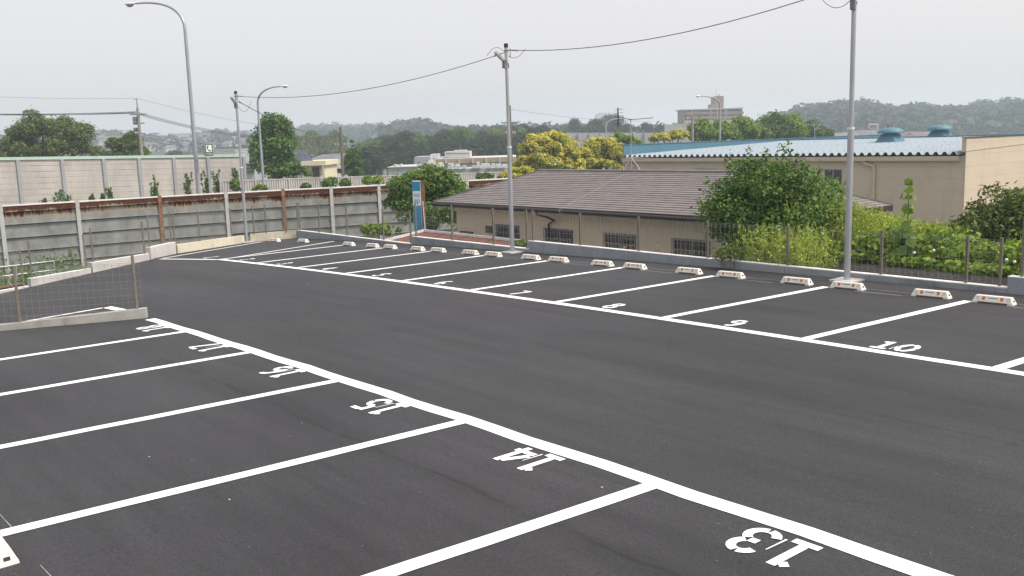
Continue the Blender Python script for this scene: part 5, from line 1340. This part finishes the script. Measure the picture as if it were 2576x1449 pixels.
for row, (dy, D) in enumerate(((24, 205), (46, 185))):
    x = 905.0
    while x < 1420:
        yt = prof_y(pw, x)+dy
        far_tree(x, yt+rnd.uniform(-4, 6), rnd.uniform(20, 30), rnd.uniform(20, 27), D+rnd.uniform(-8, 8), 'wood', LW1, GW1); x += rnd.uniform(20, 30)
# single hazy trees at the barrier
for px, yt, w, h, D in [(1446, 300, 18, 20, 330), (1500, 301, 26, 20, 330), (1545, 304, 24, 18, 330), (1540, 290, 34, 16, 420), (1625, 309, 18, 14, 330), (1660, 313, 17, 13, 330), (1480, 315, 24, 14, 320), (1580, 312, 16, 14, 335)]:
    far_tree(px, yt, w, h, D, 'wood', 'hazy round tree showing above the far concrete barrier', 'hazy trees above the far barrier')
for px, yt, w, h, D in [(560, 372, 22, 14, 300), (610, 366, 24, 18, 280), (640, 378, 26, 18, 260), (445, 378, 26, 14, 300), (600, 390, 26, 14, 240), (790, 392, 24, 16, 190), (838, 402, 22, 18, 190), (815, 380, 18, 14, 210)]:
    far_tree(px, yt, w, h, D, 'wood', 'hazy blue green tree at the foot of the far hillside town', 'trees below the hillside town')
# bamboo grove
rng = np.random.default_rng(401); n = 5200; px = rng.uniform(730, 872, n); py = 336+rng.random(n)*58+8*np.sin(px*.11)
P = np.array([atD(a, b, 285-(b-336)*.5+rng.uniform(-6, 6)) for a, b in zip(px, py)]); V, Fq = leaves(rng, P, rng.normal(size=(n, 3))+np.array([.3, -.3, .3]), 1.0*np.ones(n), .42)
stuff('bamboo_grove', 'pale feathery bamboo grove behind the solar panel house', 'bamboo', V, Fq, 'bamboo')

# ------------------------------------------------------------------ buildings
IMF = math.atan2(-_R[0], _R[1])
M['bwhite'] = simple('white_render', (.50, .50, .49), .06, .3, .7, bump=0)
M['bgrey'] = simple('grey_cladding', (.36, .38, .41), .08, .3, .7, bump=0)
M['btan'] = simple('tan_louvres', (.36, .30, .20), .1, .4, .7, bump=0)
M['bcream'] = simple('cream_render', (.66, .60, .44), .06, .5, .8, bump=0)
M['bbrick'] = simple('red_brown_tile', (.26, .16, .12), .1, .2, .8, bump=0)
M['bdark'] = simple('pane_and_recess_shade', (.075, .065, .06), .2, .4, .7, bump=0)  # one dark tone for panes, a rail and the painted shade of balconies
M['solar'] = simple('solar_panel', (.04, .048, .075), .1, .5, .45, spec=.4, bump=0)
M['rooftile'] = simple('grey_roof_tile', (.15, .15, .16), .15, .5, .7, bump=0)
M['roofbrown'] = simple('brown_roof_tile', (.13, .10, .09), .15, .5, .8, bump=0)
M['barrier'] = simple('far_concrete_barrier', (.40, .40, .40), .1, .06, .85, bump=0, dirt=(.32, .32, .32))
def lot_box(m, x0, x1, y0, y1, z0, z1): m.b2((x0, y0, z0), (x1, y1, z1))
# helper: rectangle in picture pixels at a depth, as an upright block facing the camera
def pxrect(x0, y0, x1, y1, D, dep, a=0.0):
    s = D/FPX; c = atD((x0+x1)/2, (y0+y1)/2, D); return c, (abs(x1-x0)*s, dep, abs(y1-y0)*s)
def blockpx(root, name, mat, x0, y0, x1, y1, D, dep, zfoot=None, front=0.0):
    c, sz = pxrect(x0, y0, x1, y1, D, dep); z0, z1 = c[2]-sz[2]/2, c[2]+sz[2]/2
    if zfoot is not None: z0 = zfoot
    a = math.atan2(_R[1], _R[0]); f = np.array([_F[0], _F[1]])/np.hypot(_F[0], _F[1])
    cc = c[:2]+f*(dep/2-front); m = MB(); m.box((cc[0], cc[1], (z0+z1)/2), (sz[0], dep, z1-z0), a); o = m.build(name, M[mat], root)
    if root is not None and root.parent is None: o.matrix_parent_inverse = Matrix.Translation(-Vector(root.location))
    elif root is not None: o.matrix_parent_inverse = Matrix.Translation(-Vector(root.parent.location))
    return o
def bld(name, px, D, z, label, cat='building', group=None):
    c = atD(px, 380, D); return empty(name, (c[0], c[1], z), 0, label, cat, group)
# white flat roofed works
D = 118
wb = bld('white_building', 1170, D, -5, 'long white flat roofed works with roof plant behind the ribbed fence')
blockpx(wb, 'wall', 'bwhite', 1043, 398, 1300, 440, D, 14, -5); blockpx(wb, 'upper_storey', 'bgrey', 1043, 394, 1083, 412, D-.6, 6)
blockpx(wb, 'louvre_roof', 'btan', 1084, 397.5, 1296, 410, D-.3, .2, front=.1)
for x in range(1086, 1296, 34): blockpx(wb, 'roof_rib', 'bwhite', x, 396.5, x+3, 411, D-.8, .3)
blockpx(wb, 'penthouse', 'bwhite', 1119, 381, 1183, 396, D+4, 5); blockpx(wb, 'penthouse', 'bwhite', 1142, 377.5, 1172, 382, D+4.5, 3); blockpx(wb, 'stair_tower', 'bwhite', 1083, 387.5, 1102, 397, D+3, 4)
for x in list(range(1123, 1180, 5)): blockpx(wb, 'window', 'bdark', x, 384.5, x+3, 386.5, D+3.9, .2)
for x in range(1106, 1128, 5): blockpx(wb, 'roof_unit', 'bgrey', x, 393, x+3.5, 396.5, D+2.5, 1)
for x, w, h in ((1128, 14, 8), (1146, 10, 7), (1200, 6, 12), (1210, 22, 8), (1237, 8, 8), (1247, 14, 7), (1264, 12, 6)):
    blockpx(wb, 'roof_unit', 'bwhite', x, 419-h, x+w, 420, D-7, 1.5, front=1)
lb = bld('white_building', 1010, 100, -5, 'small low white building with two roof tanks beside the tree with the pillar sign')
blockpx(lb, 'wall', 'bgrey', 976, 420, 1044, 440, 100, 8, -5); blockpx(lb, 'roof_tank', 'bwhite', 990, 414, 996, 420.5, 100, 1.5); blockpx(lb, 'roof_tank', 'bwhite', 1004, 413, 1009, 420.5, 100, 1.5); blockpx(lb, 'roof_edge', 'bwhite', 975, 419, 1046, 421, 99.8, 8.4)
gb = bld('grey_building', 1210, 108, -5, 'pale grey annex with roof units in front of the white works')
blockpx(gb, 'wall', 'bgrey', 1120, 423, 1300, 442, 108, 6, -5)
for x in (1130, 1148, 1163, 1188, 1200, 1228, 1246, 1262): blockpx(gb, 'roof_unit', 'bwhite', x, 417, x+8, 423.5, 107, 1.2)
for x, y, r in ((1086, 415, 1.3), (1110, 417, .8), (1101, 418, .6)):
    c = atD(x, y, 104); m = MB(); m.smooth = True; m.lathe((0, 0, 0), [(.02, 0), (r*.3, .03), (r*.42, .12), (r*.45, .2)], 12); m.tube([(0, 0, -.5), (0, 0, 0)], .05, 6)
    o = m.build('satellite_dish', M['bwhite']); o.location = tuple(c); o.rotation_euler = (math.radians(70), 0, math.atan2(_R[1], _R[0])); tag(o, 'white satellite dish before the louvred roof of the white works', 'satellite dish', 'dishes at the white works')
# house with solar panels
sh = bld('house', 780, 98, -3, 'cream house with solar panels covering its roof beside the tall dark tree', 'house')
blockpx(sh, 'wall', 'bcream', 770, 413, 817, 444, 98, 7, -3); blockpx(sh, 'parapet', 'bcream', 757, 405, 819.5, 416.5, 97.2, 8.5)
wnd = blockpx(sh, 'window', 'bdark', 786, 421, 803, 444, 97.9, .2); blockpx(wnd, 'frame', 'alu', 794, 421, 795.2, 444, 97.8, .1)
blockpx(sh, 'corner_post', 'bwhite', 811, 416, 814, 442, 97.3, .3); blockpx(sh, 'balcony_rail', 'bdark', 803, 438, 814, 439, 97.4, .1)
q = [atD(728, 404.5, 98.5), atD(788, 404.5, 98.5), atD(768, 378, 104), atD(729, 379, 104)]
for i in range(4):
    for j in range(2):
        def pt(u, v): return (q[0]*(1-u)+q[1]*u)*(1-v)+(q[3]*(1-u)+q[2]*u)*v
        m = MB(); P4 = [pt(i/4+.006, j/2+.008), pt((i+1)/4-.006, j/2+.008), pt((i+1)/4-.006, (j+1)/2-.008), pt(i/4+.006, (j+1)/2-.008)]
        m.hexa([p-np.array([0, 0, .08]) for p in P4], P4); o = m.build('solar_panel', M['solar'], sh); o.matrix_parent_inverse = Matrix.Translation(-Vector(sh.location))
m = MB(); m.hexa([p-np.array([0, 0, .8]) for p in q], [p-np.array([0, 0, .12]) for p in q]); o = m.build('roof', M['rooftile'], sh); o.matrix_parent_inverse = Matrix.Translation(-Vector(sh.location))
# grey block behind the green capped barrier
g2 = bld('grey_building', 570, 190, -6, 'plain grey flat roofed building behind the telephone sign')
blockpx(g2, 'wall', 'bgrey', 540, 371, 592, 396, 190, 10, -6); blockpx(g2, 'roof_edge', 'rooftile', 539, 370, 593, 372, 189.8, 10.4)
g3 = bld('grey_building', 640, 120, -6, 'dim grey building partly hidden by the tall dark tree')
blockpx(g3, 'wall', 'bgrey', 616, 408, 640, 440, 120, 8, -6)
for j in range(3): blockpx(g3, 'balcony_shade', 'bdark', 617, 412+j*9, 639, 416+j*9, 119.8, .3)  # dark slabs paint the shade inside the balconies
# brick apartment block
D = 430
ab = bld('apartment_block', 1793, D, -9.7, 'red brown apartment block with a lift tower and balconies on the skyline', 'apartment block')
blockpx(ab, 'wall', 'bbrick', 1718, 275, 1868, 306, D, 14, -9.7); blockpx(ab, 'lift_tower', 'bbrick', 1797.5, 242, 1820.5, 275, D+2, 8); blockpx(ab, 'tower_shoulder', 'bbrick', 1789, 262, 1798, 275, D+2, 7); blockpx(ab, 'roof_edge', 'bwhite', 1715, 272.5, 1870, 275, D-1.5, 17)
for r in range(2):
    blockpx(ab, 'recess_shade', 'bdark', 1721, 276.5+r*11.5, 1862, 281.5+r*11.5, D-.4, .5)  # dark slab on the wall paints the shade of the balcony row
    for x0, x1 in ((1726, 1762), (1764, 1788), (1790, 1802), (1806, 1826), (1830, 1860)):
        blockpx(ab, 'balcony_front', 'bbrick', x0, 281+r*11.5, x1, 287+r*11.5, D-1.6, .4)
    blockpx(ab, 'end_balcony', 'bbrick', 1863, 281+r*11.5, 1871, 286+r*11.5, D-1, 4)
for x in (1740, 1788, 1804, 1824, 1828): blockpx(ab, 'drain_pipe', 'bwhite', x, 275, x+1, 300, D-1.9, .2)
for j in range(3):
    for k in range(4): blockpx(ab, 'name_mark', 'bwhite', 1803+k*4+j % 2, 245+j*3.2, 1805.6+k*4+j % 2, 246.8+j*3.2, D+1.9, .2)
blockpx(ab, 'mast', 'galvd', 1801.6, 222, 1802.1, 242, D+5, .1); blockpx(ab, 'roof_tank', 'bgrey', 1807, 238, 1810.5, 242, D+5, 1)
# far concrete noise barrier, stepping up to the right
fb = bld('noise_barrier', 1550, 210, -9.7, 'long plain grey concrete barrier below the apartment block', 'noise barrier')
for i in range(9): blockpx(fb, 'concrete_panel', 'barrier', 1429+i*27.6, 334.5, 1456.2+i*27.6, 400, 210, .5, -9.7)
for i in range(9): blockpx(fb, 'concrete_panel', 'barrier', 1672+i*25, 314-i*1.6 if i < 2 else 303, 1696.7+i*25, 400, 214, .5, -9.7)
for i in range(9): blockpx(fb, 'post', 'bgrey', 1428+i*27.6, 333.5, 1429.2+i*27.6, 400, 209.4, .6, -9.7)
# hazy slab on the horizon and white hall at the left
tb = bld('tower_block', 1528, 1050, -10, 'very pale hazy apartment slab on the horizon', 'tower block'); blockpx(tb, 'wall', 'bwhite', 1502, 286, 1555, 320, 1050, 20, -10)
for k in range(6): blockpx(tb, 'stair_core', 'bgrey', 1506+k*8, 283.5, 1511+k*8, 287, 1050, 10)
wh = bld('white_hall', 495, 1150, -10, 'very pale long hall on the horizon behind the first street lamp', 'hall'); blockpx(wh, 'wall', 'bwhite', 442, 336, 549, 352, 1150, 40, -10); blockpx(wh, 'roof', 'bgrey', 440, 334, 551, 337, 1149, 44)
ch = bld('chimney', 481, 1150, -10, 'thin hazy red and white chimney beside the first street lamp', 'chimney')
for k in range(6): blockpx(ch, 'band', 'bwhite' if k % 2 else 'redroof', 479.2, 268+k*12, 482, 280+k*12-.05, 1140, 1.6, None if k < 5 else -10)

# small houses
def house_kind(w, d, h, rh, wall, roof):
    r = bpy.data.objects.new('house', None); a = MB(); a.b2((-w/2, -d/2, 0), (w/2, d/2, h)); am = a.data('wall'); am.materials.append(M[wall])
    b = MB(); o = .5; b.mesh([(-w/2-o, -d/2-o, h), (w/2+o, -d/2-o, h), (w/2+o, d/2+o, h), (-w/2-o, d/2+o, h), (-w/2+1.5, 0, h+rh), (w/2-1.5, 0, h+rh)], [(0, 1, 5, 4), (1, 2, 5), (2, 3, 4, 5), (3, 0, 4), (3, 2, 1, 0)]); bm_ = b.data('roof'); bm_.materials.append(M[roof])
    c = MB()
    for x in (-w*.3, w*.02, w*.3):
        for z in (h*.22, h*.68): c.b2((x-.7, -d/2-.05, z-.5), (x+.7, -d/2+.03, z+.6))
    cm = c.data('windows'); cm.materials.append(M['bdark']); bpy.data.objects.remove(r); return am, bm_, cm
HK = [house_kind(9, 7, 5.6, 2.2, 'bwhite', 'rooftile'), house_kind(10, 8, 5.4, 2.0, 'bcream', 'roofbrown'), house_kind(8, 7, 5.8, 2.4, 'bwhite', 'roofbrown'), house_kind(12, 8, 6.5, 1.2, 'bgrey', 'rooftile')]
def small_house(p, k, label, group, s=1.0, win=False):
    root = empty('house', p, math.atan2(_R[1], _R[0])+rnd.uniform(-.7, .7), label, 'house', group); root.scale = (s, s, s)
    link('wall', HK[k][0], None, root); link('roof', HK[k][1], None, root)
    if win: link('window_row', HK[k][2], None, root)
lab4 = ['white house with a grey roof in the hazy hillside town', 'cream house with a brown roof in the hazy hillside town', 'white house with a brown roof in the hazy hillside town', 'grey flat looking house in the hazy hillside town']
for i in range(120):
    x = rnd.choice([rnd.uniform(250, 460), rnd.uniform(450, 680), rnd.uniform(450, 680), rnd.uniform(-40, 250)]); t = rnd.uniform(.05, .86); k = rnd.choice([0, 0, 0, 2, 1, 3]); p = pht(x, t)
    small_house((p[0], p[1], p[2]-1.5), k, lab4[k], 'houses of the hillside town, kind %d' % (k+1), rnd.uniform(.7, 1.1))
lab5 = ['white house with a grey roof below the wooded hill', 'cream house with a brown roof below the wooded hill', 'white house with a brown roof below the wooded hill', 'grey low roofed house below the wooded hill']
for x, y, D, k in [(2100, 338, 330, 3), (2125, 332, 350, 0), (2150, 326, 400, 1), (2165, 339, 320, 3), (2182, 321, 410, 1), (2205, 334, 330, 0), (2215, 324, 400, 3), (2262, 334, 330, 1), (2285, 326, 380, 1), (2305, 334, 340, 2), (2322, 330, 360, 0), (2125, 344, 280, 3), (2195, 344, 280, 0), (2340, 338, 330, 3)]:
    c = atD(x, y, D); small_house((c[0], c[1], -10), k, lab5[k], 'houses below the wooded hill, kind %d' % (k+1), max(.8, (c[2]+10)/8.0), True)
lab6 = ['white house with a grey roof peeping over the middle wood', 'cream house with a brown roof peeping over the middle wood', 'white house with a brown roof peeping over the middle wood', 'grey low roofed house below the bamboo grove']
for x, y, D, k in [(955, 336, 600, 1), (990, 338, 600, 1), (1004, 334, 620, 2), (945, 345, 560, 0), (835, 392, 170, 3), (860, 388, 175, 1), (822, 398, 150, 3), (925, 384, 200, 0)]:
    c = atD(x, y, D); small_house((c[0], c[1], c[2]-7*(.8 if D > 300 else .45)), k, lab6[k], 'houses around the middle wood, kind %d' % (k+1), .8 if D > 300 else .45, True)
# red and white hoarding among the houses
hb = bld('hoarding', 2195, 395, -10, 'red and white hoarding among the houses below the wooded hill', 'hoarding')
blockpx(hb, 'board', 'bwhite', 2186, 311, 2210, 324, 395, .4); blockpx(hb, 'red_panel', 'redroof', 2189, 314, 2207, 321, 394.6, .2)
for x in (2189, 2206): blockpx(hb, 'leg', 'galvd', x, 322, x+1.5, 340, 395.3, .3, -10)
# wide aerial on the factory
wa = empty('tv_aerial', tuple(atD(2050, 350, 76)), 0, 'wide flat television aerial on the far slope of the factory roof', 'aerial')
A_ = atD(2050, 350, 76)
m = MB(); m.tube([(0, 0, -.3), tuple(atD(2049, 315, 76)-A_)], .02, 6); m.build('mast', M['galv'], wa)
m = MB(); m.bar(atD(2021, 313, 76)-A_, atD(2083, 314, 76)-A_, .03); m.bar(atD(2050, 326, 76)-A_, atD(2064, 314, 76)-A_, .02)
for k in range(9): x = 2024+k*7; m.bar(atD(x, 313, 75.7)-A_, atD(x+1, 313.5, 76.3)-A_, .014)
m.build('boom', M['galv'], wa)

# ------------------------------------------------------------------ the hazy air
hz = bpy.data.materials.new('haze'); hz.use_nodes = True; ht = hz.node_tree; ht.nodes.clear()
ho = ht.nodes.new('ShaderNodeOutputMaterial'); pv = ht.nodes.new('ShaderNodeVolumePrincipled')
pv.inputs['Color'].default_value = (.78, .89, 1.0, 1); pv.inputs['Density'].default_value = .0007; pv.inputs['Anisotropy'].default_value = .15
ht.links.new(pv.outputs[0], ho.inputs['Volume'])
m = MB(); m.b2((-2000, -2000, -16), (2000, 2000, 62)); o = m.build('haze', hz); tag(o, kind='stuff', label='pale summer haze in the air over the whole place', cat='haze')
